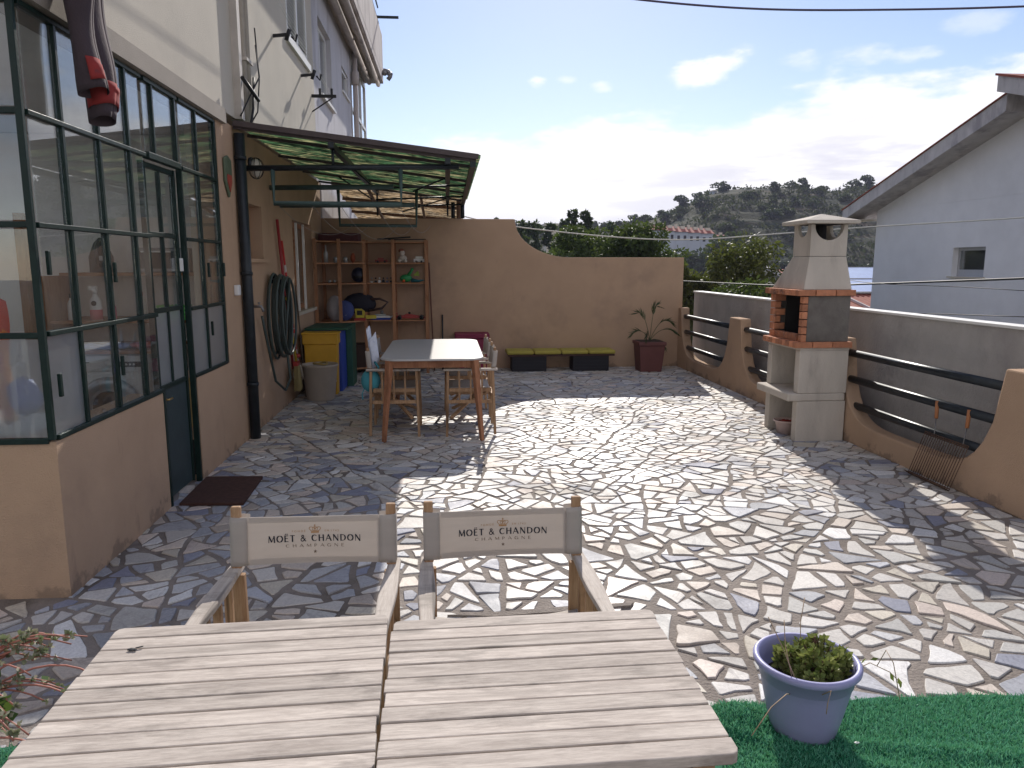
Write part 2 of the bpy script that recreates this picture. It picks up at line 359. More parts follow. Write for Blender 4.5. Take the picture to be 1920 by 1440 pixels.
# ================================================================ GROUND AND TERRACE
def crazy_paving():
    r = random.Random(11)
    polys = [[(-6.0, .9), (3.68, .9), (3.68, 11.56), (-6.0, 11.56)]]
    def area(p): return abs(sum(p[i][0] * p[(i + 1) % len(p)][1] - p[(i + 1) % len(p)][0] * p[i][1] for i in range(len(p)))) / 2
    def split(p, ang, frac):
        n = (math.cos(ang), math.sin(ang)); ds = [q[0] * n[0] + q[1] * n[1] for q in p]
        lo, hi = min(ds), max(ds); c = lo + (hi - lo) * frac
        A, B = [], []
        for i in range(len(p)):
            a, b = p[i], p[(i + 1) % len(p)]; da, db = ds[i] - c, ds[(i + 1) % len(p)] - c
            (A if da <= 0 else B).append(a)
            if da * db < 0:
                t = da / (da - db); q = (a[0] + (b[0] - a[0]) * t, a[1] + (b[1] - a[1]) * t); A.append(q); B.append(q)
        return A, B
    out = []; st = polys
    while st:
        p = st.pop(); a = area(p); cy = sum(q[1] for q in p) / len(p)
        lim = (.030 if cy < 4.6 else .023) * math.exp(r.gauss(-.15, .42))
        if a < lim or len(p) < 3: out.append(p); continue
        best = None
        for k in range(12):
            an = PI * k / 12; ds = [q[0] * math.cos(an) + q[1] * math.sin(an) for q in p]; e = max(ds) - min(ds)
            # far stones are laid long side across the terrace
            if cy > 5.5: e *= (1 + .45 * abs(math.sin(an)))
            if best is None or e > best[0]: best = (e, an)
        cand = None
        for q_ in range(9):
            A, B = split(p, best[1] + r.gauss(0, .20), r.uniform(.33, .67))
            if len(A) < 3 or len(B) < 3: continue
            sc = r.random() * .5
            for P_ in (A, B):
                sc += {3: 2.6, 4: 0, 5: .15, 6: .6}.get(len(P_), 1.4)
                for i in range(len(P_)):
                    u0 = (P_[i - 1][0] - P_[i][0], P_[i - 1][1] - P_[i][1]); u1 = (P_[(i + 1) % len(P_)][0] - P_[i][0], P_[(i + 1) % len(P_)][1] - P_[i][1])
                    l0 = math.hypot(*u0); l1 = math.hypot(*u1)
                    if l0 < 1e-4 or l1 < 1e-4: sc += 1; continue
                    ca = (u0[0] * u1[0] + u0[1] * u1[1]) / l0 / l1
                    if ca > .45: sc += (ca - .45) * 4
                    if min(l0, l1) < .05: sc += .35
            if cand is None or sc < cand[0]: cand = (sc, A, B)
        if cand is None: out.append(p); continue
        A, B = cand[1], cand[2]
        if len(A) > 2 and len(B) > 2: st += [A, B]
        else: out.append(p)
    res = []
    for p in out:
        if area(p) < .0028: continue
        cx = sum(q[0] for q in p) / len(p); cy = sum(q[1] for q in p) / len(p)
        if cx < -1.9 and cy > 3.5: continue
        # ccw
        if sum(p[i][0] * p[(i + 1) % len(p)][1] - p[(i + 1) % len(p)][0] * p[i][1] for i in range(len(p))) < 0: p = p[::-1]
        g = (.0120 if cy < 4.4 else .0070) * r.uniform(.6, 1.6)
        q = p
        for i in range(len(p)):           # shrink: clip by each edge moved inwards
            a, b = p[i], p[(i + 1) % len(p)]; L = math.hypot(b[0] - a[0], b[1] - a[1])
            if L < 1e-5: continue
            n = (-(b[1] - a[1]) / L, (b[0] - a[0]) / L); c = a[0] * n[0] + a[1] * n[1] + g; new = []
            for j in range(len(q)):
                s0, s1 = q[j], q[(j + 1) % len(q)]; d0 = s0[0] * n[0] + s0[1] * n[1] - c; d1 = s1[0] * n[0] + s1[1] * n[1] - c
                if d0 >= 0: new.append(s0)
                if d0 * d1 < 0: t = d0 / (d0 - d1); new.append((s0[0] + (s1[0] - s0[0]) * t, s0[1] + (s1[1] - s0[1]) * t))
            q = new
            if len(q) < 3: break
        if len(q) < 3 or area(q) < .0016: continue
        # knock off a corner now and then, then roughen the outline
        if r.random() < .45:
            i = r.randrange(len(q)); a, b, c = q[i - 1], q[i], q[(i + 1) % len(q)]; t = r.uniform(.15, .38)
            q = q[:i] + [(b[0] + (a[0] - b[0]) * t, b[1] + (a[1] - b[1]) * t), (b[0] + (c[0] - b[0]) * t, b[1] + (c[1] - b[1]) * t)] + q[i + 1:]
        fine = []
        for i in range(len(q)):
            a, b = q[i], q[(i + 1) % len(q)]; L = math.hypot(b[0] - a[0], b[1] - a[1]); k = max(1, min(5, int(L / .045)))
            for j in range(k):
                t = j / k; jj = .0022 if j else 0
                if j == 0 and L > .03: t = .05
                fine.append((a[0] + (b[0] - a[0]) * t + r.uniform(-jj, jj), a[1] + (b[1] - a[1]) * t + r.uniform(-jj, jj)))
                if j == 0 and L > .03: pass
            if L > .03: fine.append((a[0] + (b[0] - a[0]) * .95, a[1] + (b[1] - a[1]) * .95))
        # each slab is laid slightly askew, and the whole field wanders so that no joint runs straight
        an = r.gauss(0, .05); ca, sa = math.cos(an), math.sin(an); kx = r.uniform(.93, 1.0); ky = r.uniform(.93, 1.0); ox, oy = r.gauss(0, .003), r.gauss(0, .003)
        if False: wx = .085 * mnoise.noise(Vector((cx * 1.5, cy * 1.5, 1))) + .05 * mnoise.noise(Vector((cx * 4, cy * 4, 7))); wy = .085 * mnoise.noise(Vector((cx * 1.5, cy * 1.5, 11))) + .05 * mnoise.noise(Vector((cx * 4, cy * 4, 17)))
        def warp(q):
            x, y = (q[0] - cx) * kx, (q[1] - cy) * ky; x, y = cx + x * ca - y * sa + ox, cy + x * sa + y * ca + oy
            return (x + .085 * mnoise.noise(Vector((x * 1.5, y * 1.5, 1))) + .028 * mnoise.noise(Vector((x * 4, y * 4, 7))) + .006 * mnoise.noise(Vector((x * 22, y * 22, 3))),
                    y + .085 * mnoise.noise(Vector((x * 1.5, y * 1.5, 11))) + .028 * mnoise.noise(Vector((x * 4, y * 4, 17))) + .006 * mnoise.noise(Vector((x * 22, y * 22, 13))))
        fine = [warp(q) for q in fine]; cx = sum(q[0] for q in fine) / len(fine); cy = sum(q[1] for q in fine) / len(fine)
        if max(q[0] for q in fine) > 3.63 or (min(q[0] for q in fine) < -1.86 and max(q[1] for q in fine) > 3.57 and cx > -1.84 - .03): 
            fine = [(min(q[0], 3.63), q[1]) for q in fine]
        res.append((fine, cx, cy))
    return res

def stone_material():
    m = bpy.data.materials.new('marble_offcuts'); m.use_nodes = True; t = NT(m.node_tree); b = t.n['Principled BSDF']
    a1 = t.new('ShaderNodeAttribute'); a1.attribute_name = 'stone_colour'
    a2 = t.new('ShaderNodeAttribute'); a2.attribute_name = 'rnd'
    tcn = t.new('ShaderNodeTexCoord'); rot = t.new('ShaderNodeVectorRotate', rotation_type='Z_AXIS'); t.l.new(tcn.outputs['Object'], rot.inputs['Vector'])
    t.l.new(t.m('MULTIPLY', a2.outputs['Fac'], 40.0), rot.inputs['Angle'])
    v = t.map(rot.outputs[0], (1, 3.4, 1)); va = t.new('ShaderNodeVectorMath', operation='ADD'); t.l.new(v, va.inputs[0]); t.l.new(t.comb(t.m('MULTIPLY', a2.outputs['Fac'], 70.0), 0.0, 0.0), va.inputs[1])
    f = t.noise(va.outputs[0], 7, 6, .65, 1.5); vein = t.m('MULTIPLY', t.rng(f, .5, .62), t.rng(a2.outputs['Color'], 0, 1, .0, .55, False))
    c = t.mix(vein, a1.outputs['Color'], t.mix(1.0, a1.outputs['Color'], (.55, .53, .56, 1), 'MULTIPLY'))
    dirt = t.noise(tcn.outputs['Object'], 1.1, 6, .7); c = t.mix(t.rng(dirt, .5, .78, 0, .5), c, (.27, .235, .205, 1))
    sp = t.noise(tcn.outputs['Object'], 90, 3, .7); k = t.rng(sp, .3, .7, .82, 1.12, False); c = t.mix(1.0, c, t.comb(k, k, k), 'MULTIPLY')
    t.l.new(c, b.inputs['Base Color']); b.inputs['Roughness'].default_value = .6; b.inputs['Specular IOR Level'].default_value = .4
    t.l.new(t.rng(dirt, .35, .7, .45, .8), b.inputs['Roughness'])
    bn = t.new('ShaderNodeBump'); bn.inputs['Strength'].default_value = .35; bn.inputs['Distance'].default_value = .006
    t.l.new(t.noise(tcn.outputs['Object'], 38, 5, .7), bn.inputs['Height']); t.l.new(bn.outputs[0], b.inputs['Normal'])
    return m

def build_paving():
    r = random.Random(5); V = []; F = []; C = []; RN = []; SM = []
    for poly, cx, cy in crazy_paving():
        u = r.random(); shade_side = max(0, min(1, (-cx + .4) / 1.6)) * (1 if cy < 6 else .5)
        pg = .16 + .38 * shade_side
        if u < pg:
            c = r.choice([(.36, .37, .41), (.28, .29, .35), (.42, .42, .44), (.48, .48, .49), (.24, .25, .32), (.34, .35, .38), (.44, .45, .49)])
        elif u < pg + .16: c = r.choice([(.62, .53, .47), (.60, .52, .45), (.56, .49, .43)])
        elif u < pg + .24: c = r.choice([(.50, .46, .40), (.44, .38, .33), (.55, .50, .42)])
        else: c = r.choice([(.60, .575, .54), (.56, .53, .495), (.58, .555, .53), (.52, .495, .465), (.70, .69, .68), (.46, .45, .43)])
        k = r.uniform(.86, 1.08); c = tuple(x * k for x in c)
        n = len(poly); z = .0065 + r.uniform(-.002, .0025); tx, ty = r.gauss(0, .010), r.gauss(0, .010)
        b = len(V)
        for x, y in poly: V.append((x, y, -.01))
        for x, y in poly: V.append((x, y, z - .003 + tx * (x - cx) + ty * (y - cy)))
        for x, y in poly:
            L = math.hypot(x - cx, y - cy) or 1; q = max(.0, 1 - .004 / L)
            V.append((cx + (x - cx) * q, cy + (y - cy) * q, z + tx * (x - cx) + ty * (y - cy)))
        rn = r.random()
        for i in range(n):
            j = (i + 1) % n
            F.append((b + i, b + j, b + n + j, b + n + i)); F.append((b + n + i, b + n + j, b + 2 * n + j, b + 2 * n + i)); C += [c, c]; RN += [rn, rn]
        F.append([b + 2 * n + i for i in range(n)]); C.append(c); RN.append(rn)
    me = bpy.data.meshes.new('stone_paving'); me.from_pydata(V, [], F)
    a = me.attributes.new('rnd', 'FLOAT', 'FACE'); a.data.foreach_set('value', RN)
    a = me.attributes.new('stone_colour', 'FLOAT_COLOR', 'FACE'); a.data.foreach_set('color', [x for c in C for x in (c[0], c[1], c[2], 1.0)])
    me.update(); me.materials.append(stone_material())
    o = bpy.data.objects.new('stone_paving', me); col.objects.link(o); return tag(o, kind='structure')
build_paving()
M_mortar = mat('mortar', (.25, .215, .19), .95, .25, 9, .9, 70, col2=(.155, .13, .11), c2amt=(.45, .7), c2scale=1.3)
b = MB(); b.sheet(lambda u, v: (-6 + 9.8 * u, -2 + 13.6 * v, .0005 + .004 * mnoise.noise(Vector((u * 60, v * 80, 0)))), 120, 160)
tag(b.build('terrace_floor', M_mortar), kind='structure')
b = MB(); b.box(-12, 4.1, -4, 11.9, -9, -.02); tag(b.build('terrace_slab', M_conc), kind='structure')
# raised, cracked stone edge in front of the chairs
b = MB(); b.prism([(-.02, 3.22), (.25, 3.235), (.55, 3.26), (.86, 3.275), (.84, 3.245), (.5, 3.21), (.2, 3.19)], 'z', .002, .015); tag(b.build('floor_crack_ridge', M_mortar), kind='structure')

# ---------------------------------------------------------------- terrain beyond
def hill_ridge(t):       # height of the skyline at distance 260 for t = x / y
    pts = [(-1.5, 12), (-.5, 12), (0, 14), (.10, 14.5), (.19, 14.5), (.245, 15.5), (.285, 17.5), (.315, 20.5), (.345, 25.3), (.38, 27.6), (.47, 28.0), (.52, 26.8), (.56, 28.5), (.64, 29.5), (.8, 31), (1.2, 30), (3, 24)]
    for i in range(len(pts) - 1):
        if t <= pts[i + 1][0]:
            a, b_ = pts[i], pts[i + 1]; f = max(0, min(1, (t - a[0]) / (b_[0] - a[0]))); f = f * f * (3 - 2 * f); return a[1] + (b_[1] - a[1]) * f
    return 24
def ground_z(x, y):
    if y < 1: return -9
    t = x / max(y, 30); h = hill_ridge(t)
    base = -9 - 3 * min(1, y / 60)
    f = max(0, min(1, (y - 105) / 160)); f = f * f * (3 - 2 * f)
    z = base + (h - base) * f
    if y > 275: z -= (y - 275) * .12
    a = math.sin(min(1, max(0, (y - 100) / 60)) * PI / 2)
    z += a * (1.3 * mnoise.noise(Vector((x / 28, y / 28, 0))) + .5 * mnoise.noise(Vector((x / 9, y / 9, 5)))) * (1 if y < 240 else .35)
    if y > 120:  # terraces
        s_ = 2.6; q = z / s_; fr = q - math.floor(q); z = z * .45 + .55 * s_ * (math.floor(q) + (max(0, (fr - .55) / .45)))
    return z
def build_ground():
    ys = list(np.linspace(12, 100, 30)) + list(np.linspace(103, 290, 130)) + [320, 400, 600, 1500]
    ts = np.linspace(-1.6, 2.6, 240)
    V = []
    for y in ys:
        for t in ts:
            x = float(t * y if y > 30 else t * 30 * 1.0)
            V.append((x, float(y), ground_z(x, float(y)) if y < 700 else -40))
    nu = len(ts); F = [(j * nu + i, j * nu + i + 1, (j + 1) * nu + i + 1, (j + 1) * nu + i) for j in range(len(ys) - 1) for i in range(nu - 1)]
    m = bpy.data.materials.new('hillside'); m.use_nodes = True; t = NT(m.node_tree); bb = t.n['Principled BSDF']
    g = t.new('ShaderNodeNewGeometry'); n_ = t.noise(t.map(g.outputs['Position'], (1, 1, 2.5)), .06, 8, .65); n2_ = t.noise(t.map(g.outputs['Position'], (.4, .4, 4)), .16, 5, .6); n3_ = t.noise(g.outputs['Position'], .9, 6, .7)
    c = t.mix(t.rng(n_, .38, .6), (.03, .042, .025, 1), (.065, .068, .038, 1)); c = t.mix(t.rng(n2_, .56, .68), c, (.15, .125, .085, 1)); kk = t.rng(n3_, .3, .7, .55, 1.3, False)
    c = t.mix(1.0, c, t.comb(kk, kk, kk), 'MULTIPLY'); t.l.new(c, bb.inputs['Base Color']); bb.inputs['Roughness'].default_value = .95; bb.inputs['Specular IOR Level'].default_value = .1
    bn = t.new('ShaderNodeBump'); bn.inputs['Distance'].default_value = .6; bn.inputs['Strength'].default_value = .8; t.l.new(n3_, bn.inputs['Height']); t.l.new(bn.outputs[0], bb.inputs['Normal'])
    o = npmesh('ground', V, F, m, smooth=True); tag(o, kind='structure')
    b = MB(); b.box(-600, 900, -500, 12.5, -9.6, -9.2); tag(b.build('lower_ground', m), kind='structure')
build_ground()

# ================================================================ BACK WALL, CURB WALL, PARAPET
def back_wall():
    pts = [(-1.84, 0), (3.66, 0), (3.66, 1.70), (1.84, 1.70)]
    # concave sweep up to the tall part
    for k in range(1, 13):
        t = k / 13 * PI / 2; pts.append((1.84 - .80 * math.sin(t) ** 1.0, 1.70 + .52 * (1 - math.cos(t)) ** .92))
    pts += [(1.02, 2.268), (-1.84, 2.268)]
    b = MB(); b.prism(pts, 'y', 11.45, 11.65)
    o = b.build('boundary_wall', M_stucco, bevel=.008)
    tag(o, 'tall terracotta rendered wall across the far end, its top sweeping down in a curve', 'wall'); return o
back_wall()

def curb_wall():
    root = thing('low_wall', (3.6, 6, 0), 'low terracotta wall with U-shaped cutouts along the right side of the terrace', 'wall')
    top, zb = .93, .19
    pil = [(11.45, 11.32), (9.30, 8.94), (6.90, 6.53), (4.50, 4.12), (2.10, 1.4)]
    pts = [(11.45, 0), (11.45, top)]
    for i in range(len(pil) - 1):
        y0 = pil[i][1]; y1 = pil[i + 1][0]; yc = (y0 + y1) / 2; a = (y0 - y1) / 2
        pts.append((y0, top))
        for k in range(1, 28):
            u = -1 + 2 * k / 28; au = abs(u)
            s_ = 1 - (1 - min(1, au) ** 5.5) ** (1 / 1.55)
            # flare: sides lean in towards the bottom
            z = zb + (top - zb) * s_
            yy = yc - u * a
            pts.append((yy, z))
        pts.append((y1, top))
    pts += [(1.4, top), (1.4, 0)]
    b = MB(); b.prism(pts, 'x', 3.6, 3.735); b.build('curb_wall', M_stucco, root, bevel=.012)
    # a wall cannot go through itself: rails are parts
    for i in range(len(pil) - 1):
        y0 = pil[i][1]; y1 = pil[i + 1][0]
        for z, ins in ((.80, -.04), (.565, -.02), (.335, .06)):
            b = MB(); b.tube([(3.667, y0 + .05, z), (3.667, y1 - .05, z)], .033, 14)
            b.build('rail', M_darkmetal, root)
    return root
curb_wall()
b = MB(); b.box(3.9, 4.02, -1.5, 11.62, -.02, 1.155); o = b.build('parapet_wall', M_conc)
tag(o, 'grey rough concrete parapet behind the low wall, pale capping on top', 'wall')
b = MB(); b.box(3.885, 4.035, -1.5, 11.62, 1.157, 1.18); b.build('capping', M_whitepaint, o, bevel=.003)
b = MB(); b.box(3.737, 3.898, -1.5, 11.44, -.01, .05); tag(b.build('gutter_strip', M_mortar), kind='structure')

# ================================================================ HOUSE ON THE LEFT
house = thing('house', (-1.84, 7, 0), 'tall cream rendered house with green glazed laundry room, running along the left side', 'house')
X0 = -1.84
def wall_holes(b, x0, x1, ys, zs, holes):
    for i in range(len(ys) - 1):
        for j in range(len(zs) - 1):
            yc = (ys[i] + ys[i + 1]) / 2; zc = (zs[j] + zs[j + 1]) / 2
            if any(h[0] < yc < h[1] and h[2] < zc < h[3] for h in holes): continue
            b.box(x0, x1, ys[i], ys[i + 1], zs[j], zs[j + 1])
# ground floor wall
h1 = (7.02, 7.82, 1.65, 2.16); h2 = (9.32, 10.6, 1.02, 2.12)
b = MB(); b.box(-2.04, X0, 3.59, 4.93, 0, .775); b.box(-2.04, X0, 5.6, 6.44, 0, .775)
b.box(-6, -2.04, 3.59, 3.79, 0, .765)
wall_holes(b, -2.04, X0, sorted([6.44, 11.449, h1[0], h1[1], h2[0], h2[1]]), sorted([0, 2.78, h1[2], h1[3], h2[2], h2[3]]), [h1, h2])
b.build('lower_wall', M_stucco, house)
# lintel band over the glazing
b = MB(); b.box(-2.04, -1.80, 3.50, 6.62, 2.745, 2.86); b.box(-6, -2.04, 3.50, 3.79, 2.745, 2.86); b.build('lintel', mat('lintel_render', (.30, .26, .22), .9, .1, 4, .3, 100), house)
# upper walls with the window openings
u1 = (9.5, 10.82, 4.26, 6.4); u2 = (11.9, 13.15, 4.12, 5.22); u3 = (14.45, 15.35, 4.72, 5.15)
b = MB(); wall_holes(b, -2.14, X0 + .004, sorted([3.49, 11.27, u1[0], u1[1]]), sorted([2.862, 12, u1[2], u1[3]]), [u1]); b.box(-8, -2.14, 3.49, 3.7, 2.862, 12)
b.build('upper_wall', M_cream, house)
b = MB(); wall_holes(b, -2.14, X0 - .012, sorted([11.272, 15.75, u2[0], u2[1], u3[0], u3[1]]), sorted([2.782, 12, u2[2], u2[3], u3[2], u3[3]]), [u2, u3]); b.box(-8, -2.14, 18.3, 18.5, -9, 12); b.box(-2.14, X0 - .012, 11.66, 18.5, -9, 2.78)
b.box(-2.14, X0 - .012, 15.75, 18.5, 5.7, 12)
b.build('side_wall', M_bluewhite, house)
# interior backing so openings are dark
b = MB(); b.box(-2.6, -2.5, 6.6 + .7, 18.2, .1, 9); b.build('inner_wall', M_dark, house)
# roof closing the top
b = MB(); b.box(-8, -1.6, 3.3, 18.7, 12.0, 12.3); b.build('roof', M_roof, house)

# shuttered window
wn = MB(); y0, y1, z0, z1 = u1
wn.box(-1.90, -1.80, y0 - .07, y1 + .07, z0 - .09, z0 - .005); wn.build('window_sill', M_whitepaint, house)
b = MB()
for (a, c) in ((y0 + .01, y0 + .06), ((y0 + y1) / 2 - .04, (y0 + y1) / 2 + .04), (y1 - .06, y1 - .01)): b.box(-1.875, -1.835, a, c, z0, z1)
b.box(-1.87, -1.84, y0 + .06, y1 - .06, z0, z0 + .07)
sh = b.build('shutter', M_whitepaint, house)
b = MB()
for half in ((y0 + .06, (y0 + y1) / 2 - .04), ((y0 + y1) / 2 + .04, y1 - .06)):
    z = z0 + .09
    while z < z1:
        b.bar((-1.86, half[0], z), (-1.86, half[1], z), .045, .009, up=(.75, 0, 1)); z += .048
b.build('louvre_slats', M_whitepaint, sh)
b = MB(); b.box(-1.93, -1.90, y0, y1, z0, z1); b.build('window_pane', M_dark, house)
# plain window
y0, y1, z0, z1 = u2
b = MB(); b.box(-1.98, -1.93, y0, y0 + .06, z0, z1); b.box(-1.98, -1.93, y1 - .06, y1, z0, z1); b.box(-1.98, -1.93, y0 + .06, y1 - .06, z1 - .06, z1); b.box(-1.98, -1.93, y0 + .06, y1 - .06, z0, z0 + .06); b.box(-1.975, -1.935, (y0 + y1) / 2 - .02, (y0 + y1) / 2 + .02, z0 + .06, z1 - .06)
f = b.build('window_frame', M_whitepvc, house)
b = MB(); b.box(-1.958, -1.952, y0 + .06, y1 - .06, z0 + .06, z1 - .06); b.build('pane', M_glass, f)
b = MB(); b.box(-1.95, -1.80, y0 - .05, y1 + .06, z0 - .05, z0 - .002); b.build('window_sill', M_whitepaint, house)
y0, y1, z0, z1 = u3
b = MB(); b.box(-1.93, -1.88, y0, y0 + .05, z0, z1); b.box(-1.93, -1.88, y1 - .05, y1, z0, z1); b.box(-1.93, -1.88, y0 + .05, y1 - .05, z1 - .05, z1); b.box(-1.93, -1.88, y0 + .05, y1 - .05, z0, z0 + .05)
f = b.build('window_frame', M_whitepvc, house); b = MB(); b.box(-1.908, -1.902, y0 + .05, y1 - .05, z0 + .05, z1 - .05); b.build('pane', M_glass, f)
b = MB(); b.box(-1.9, -1.82, y0 - .04, y1 + .04, z0 - .04, z0 - .002); b.build('window_sill', M_whitepaint, house)
# glazed winter garden at the far end
b = MB()
for y in (15.77, 16.6, 17.5, 18.44): b.box(-1.90, -1.84, y, y + .06, 2.5, 5.7)
for z in (3.0, 4.65, 5.62): b.box(-1.895, -1.845, 15.83, 18.44, z, z + .07)
f = b.build('glazing_frame', M_whitepvc, house); b = MB(); b.box(-1.872, -1.868, 15.8, 18.45, 2.6, 5.65); b.build('pane', M_glass, f)
b = MB(); b.box(-8, -2.2, 15.8, 18.2, 2.5, 2.6); b.build('inner_floor', M_whitepaint, house)
# balcony
bal = MB(); bal.box(X0 - .01, -1.42, 6.2, 18.5, 5.75, 5.90); bal.box(-1.55, -1.42, 6.2, 18.5, 5.90, 6.82); bal.box(X0, -1.55, 18.37, 18.5, 5.90, 6.82)
balcony = bal.build('balcony', M_balcony, house, bevel=.01)
b = MB(); b.tube([(-1.50, 6.2, 7.05), (-1.50, 18.45, 7.05)], .025, 8)
for y in np.arange(6.3, 18.45, .14): b.tube([(-1.5, y, 6.82), (-1.5, y, 7.05)], .008, 6)
for z in (7.4, 7.8): b.tube([(-1.50, 6.2, z), (-1.50, 18.45, z)], .018, 8)
b.build('railing', M_darkmetal, balcony)
b = MB(); b.tube([(-1.70, 6.2, 5.685), (-1.70, 18.0, 5.66)], .055, 10)
for y in (8, 10.2, 12.4, 14.6, 16.8): b.tube([(-1.70, y, 5.68), (-1.70, y + .1, 5.68)], .068, 10)
b.tube([(-1.53, 6.2, 5.70), (-1.53, 18.4, 5.70)], .05, 10)
b.build('drain_pipe', M_balcony, balcony)
b = MB(); b.box(-1.62, -1.44, 6.2, 18.4, 5.73, 5.748); b.build('beam', M_balcony, balcony)
b = MB(); b.tube([(-1.76, 15.75, 5.72), (-1.76, 15.75, 2.9)], .05, 10); b.tube([(-1.76, 15.75, 5.35), (-1.76, 15.75, 5.1)], .075, 10); b.build('downpipe', M_balcony, house)
b = MB(); b.tube([(-1.4, 18.3, 6.0), (-1.28, 18.3, 5.98), (-1.24, 18.3, 5.87), (-1.30, 18.3, 5.8)], .05, 8); b.sphere((-1.25, 18.3, 5.92), .07, (1, 1, .8)); b.sphere((-1.37, 18.3, 5.95), .07)
b.build('outlet_pipe', M_greymetal, balcony)
b = MB(); b.bar((-1.5, 17.7, 6.97), (-.99, 17.7, 6.97), .04, .05); b.build('bracket', M_darkmetal, balcony)
# vertical pipes and cables above the canopy corner
b = MB(); b.box(X0, -1.775, 7.03, 7.12, 2.86, 12); b.tube([(-1.80, 7.27, 2.8), (-1.80, 7.27, 12)], .028, 10); b.tube([(-1.80, 7.38, 2.85), (-1.80, 7.38, 12)], .035, 10)
for z in (3.4, 4.0, 4.6): b.box(X0, -1.755, 7.22, 7.44, z, z + .03)
b.build('service_pipes', mat('painted_pipe', (.55, .50, .45), .7, .12, 6), house)
b = MB(); b.tube([(-1.74, 7.5, 3.6), (-1.7, 7.42, 3.3), (-1.76, 7.2, 3.05), (-1.78, 7.0, 2.88)], .007, 6); b.tube([(-1.74, 7.5, 3.75), (-1.72, 7.5, 3.3), (-1.74, 7.46, 3.0), (-1.78, 7.3, 2.85)], .007, 6); b.tube([(-1.75, 7.0, 3.2), (-1.70, 7.35, 3.08)], .018, 6)
b.tube([(-1.76, 7.45, 3.3), (-1.74, 7.3, 3.0), (-1.72, 7.1, 2.83)], .012, 6)
b.build('cable_bundle', M_cable, house)
# downpipe on the terrace
b = MB(); b.tube([(-1.785, 6.93, 0.0), (-1.785, 6.93, 2.72)], .046, 14)
for z in (.5, 1.5, 2.5): b.tube([(-1.785, 6.93, z), (-1.785, 6.93, z + .03)], .053, 14)
b.build('downpipe', M_darkmetal, house)
# lower windows
y0, y1, z0, z1 = h1
b = MB(); b.box(-2.0, -1.96, y0, y0 + .05, z0, z1); b.box(-2.0, -1.96, y1 - .05, y1, z0, z1); b.box(-2.0, -1.96, y0 + .05, y1 - .05, z1 - .05, z1); b.box(-2.0, -1.96, y0 + .05, y1 - .05, z0, z0 + .05); b.box(-1.995, -1.965, y0 + .05, y1 - .05, 1.93, 1.96)
f = b.build('window_frame', M_pinex, house); b = MB(); b.box(-1.985, -1.98, y0 + .05, y1 - .05, z0 + .05, z1 - .05); b.build('pane', M_glass, f)
b = MB(); b.box(-2.0, -1.79, y0 - .02, y1 + .05, z0 - .035, z0 - .001); b.build('window_sill', M_stucco, house)
y0, y1, z0, z1 = h2
b = MB(); b.box(-1.98, -1.94, y0, y0 + .06, z0, z1); b.box(-1.98, -1.94, y1 - .06, y1, z0, z1); b.box(-1.98, -1.94, y0 + .06, y1 - .06, z1 - .06, z1); b.box(-1.98, -1.94, y0 + .06, y1 - .06, z0, z0 + .06); b.box(-1.975, -1.945, 9.93, 9.99, z0 + .06, z1 - .06)
f = b.build('window_frame', M_pinex, house); b = MB(); b.box(-1.965, -1.96, y0 + .06, y1 - .06, z0 + .06, z1 - .06); b.build('pane', M_glass, f)
b = MB(); b.box(-1.93, -1.79, y0 - .03, y1 + .05, z0 - .04, z0 - .001); b.build('window_sill', M_cream, house)
b = MB()
for y in (9.55, 10.0): b.box(-1.86, -1.835, y, y + .035, z0 - .0, z1 - .02)
b.build('window_bars', M_whitepaint, house)

# glazing of the laundry room
GY = [3.59, 3.93, 4.32, 4.71, 5.0]; GZ = [.785, 1.28, 1.775, 2.265, 2.735]
fr = MB()
def vb(y, z0, z1, w_=.032, x=X0 - .015, d_=.035): fr.box(x - d_ / 2, x + d_ / 2, y - w_ / 2, y + w_ / 2, z0, z1)
vb(3.588, .785, 2.735, .026, X0 - .014, .030)
for y in (3.93, 4.32, 4.71): vb(y, .80, 2.735, .026)
vb(4.955, .0, .80, .034, X0 - .02, .045)
for y in (5.11, 5.51, 5.94): vb(y, 2.285, 2.735, .024)
vb(5.572, .0, 2.265, .022, X0 - .02, .04)
vb(5.94, .80, 2.265, .026)
vb(6.40, .785, 2.735, .036, X0 - .02, .045)
for z in (.79, 1.28, 1.775, 2.265, 2.725):
    x0_, x1_ = (X0 - .034, X0 + .006)
    fr.box(x0_, x1_, 3.62, 4.938, z - .012, z + .012)
    fr.box(x0_, x1_, 5.587, 6.381, z - .012, z + .012)
fr.box(X0 - .036, X0 + .008, 4.98, 5.547, 2.25, 2.29); fr.box(X0 - .034, X0 + .006, 4.98, 5.547, 2.71, 2.74)
# part of the glazing that faces the camera
for x in (-2.45, -3.0, -3.6, -4.2): fr.box(x - .014, x + .014, 3.578, 3.612, .80, 2.735)
for z in (.78, 1.275, 1.775, 2.265, 2.725): fr.box(-6, -1.87, 3.58, 3.605, z - .014, z + .014)
glz = fr.build('glazing_frame', M_greenframe, house, bevel=.003)
b = MB()
for (a, c) in ((3.93, 4.32), (4.32, 4.71), (4.71, 4.94)): b.box(X0 - .018, X0 - .013, a + .017, c - .017, .80, 1.264)
for (a, c) in ((3.63, 3.93), (3.93, 4.32), (4.32, 4.71), (4.71, 4.94)):
    for (p, q) in ((1.296, 1.759), (1.791, 2.249), (2.281, 2.709)): b.box(X0 - .018, X0 - .013, a + .017, c - .017, p, q)
for (a, c) in ((5.593, 5.94), (5.94, 6.38)):
    for (p, q) in ((1.296, 1.759), (1.791, 2.249), (2.281, 2.709)): b.box(X0 - .018, X0 - .013, a + .017, c - .017, p, q)
b.box(X0 - .018, X0 - .013, 4.98, 5.57, 2.29, 2.709)
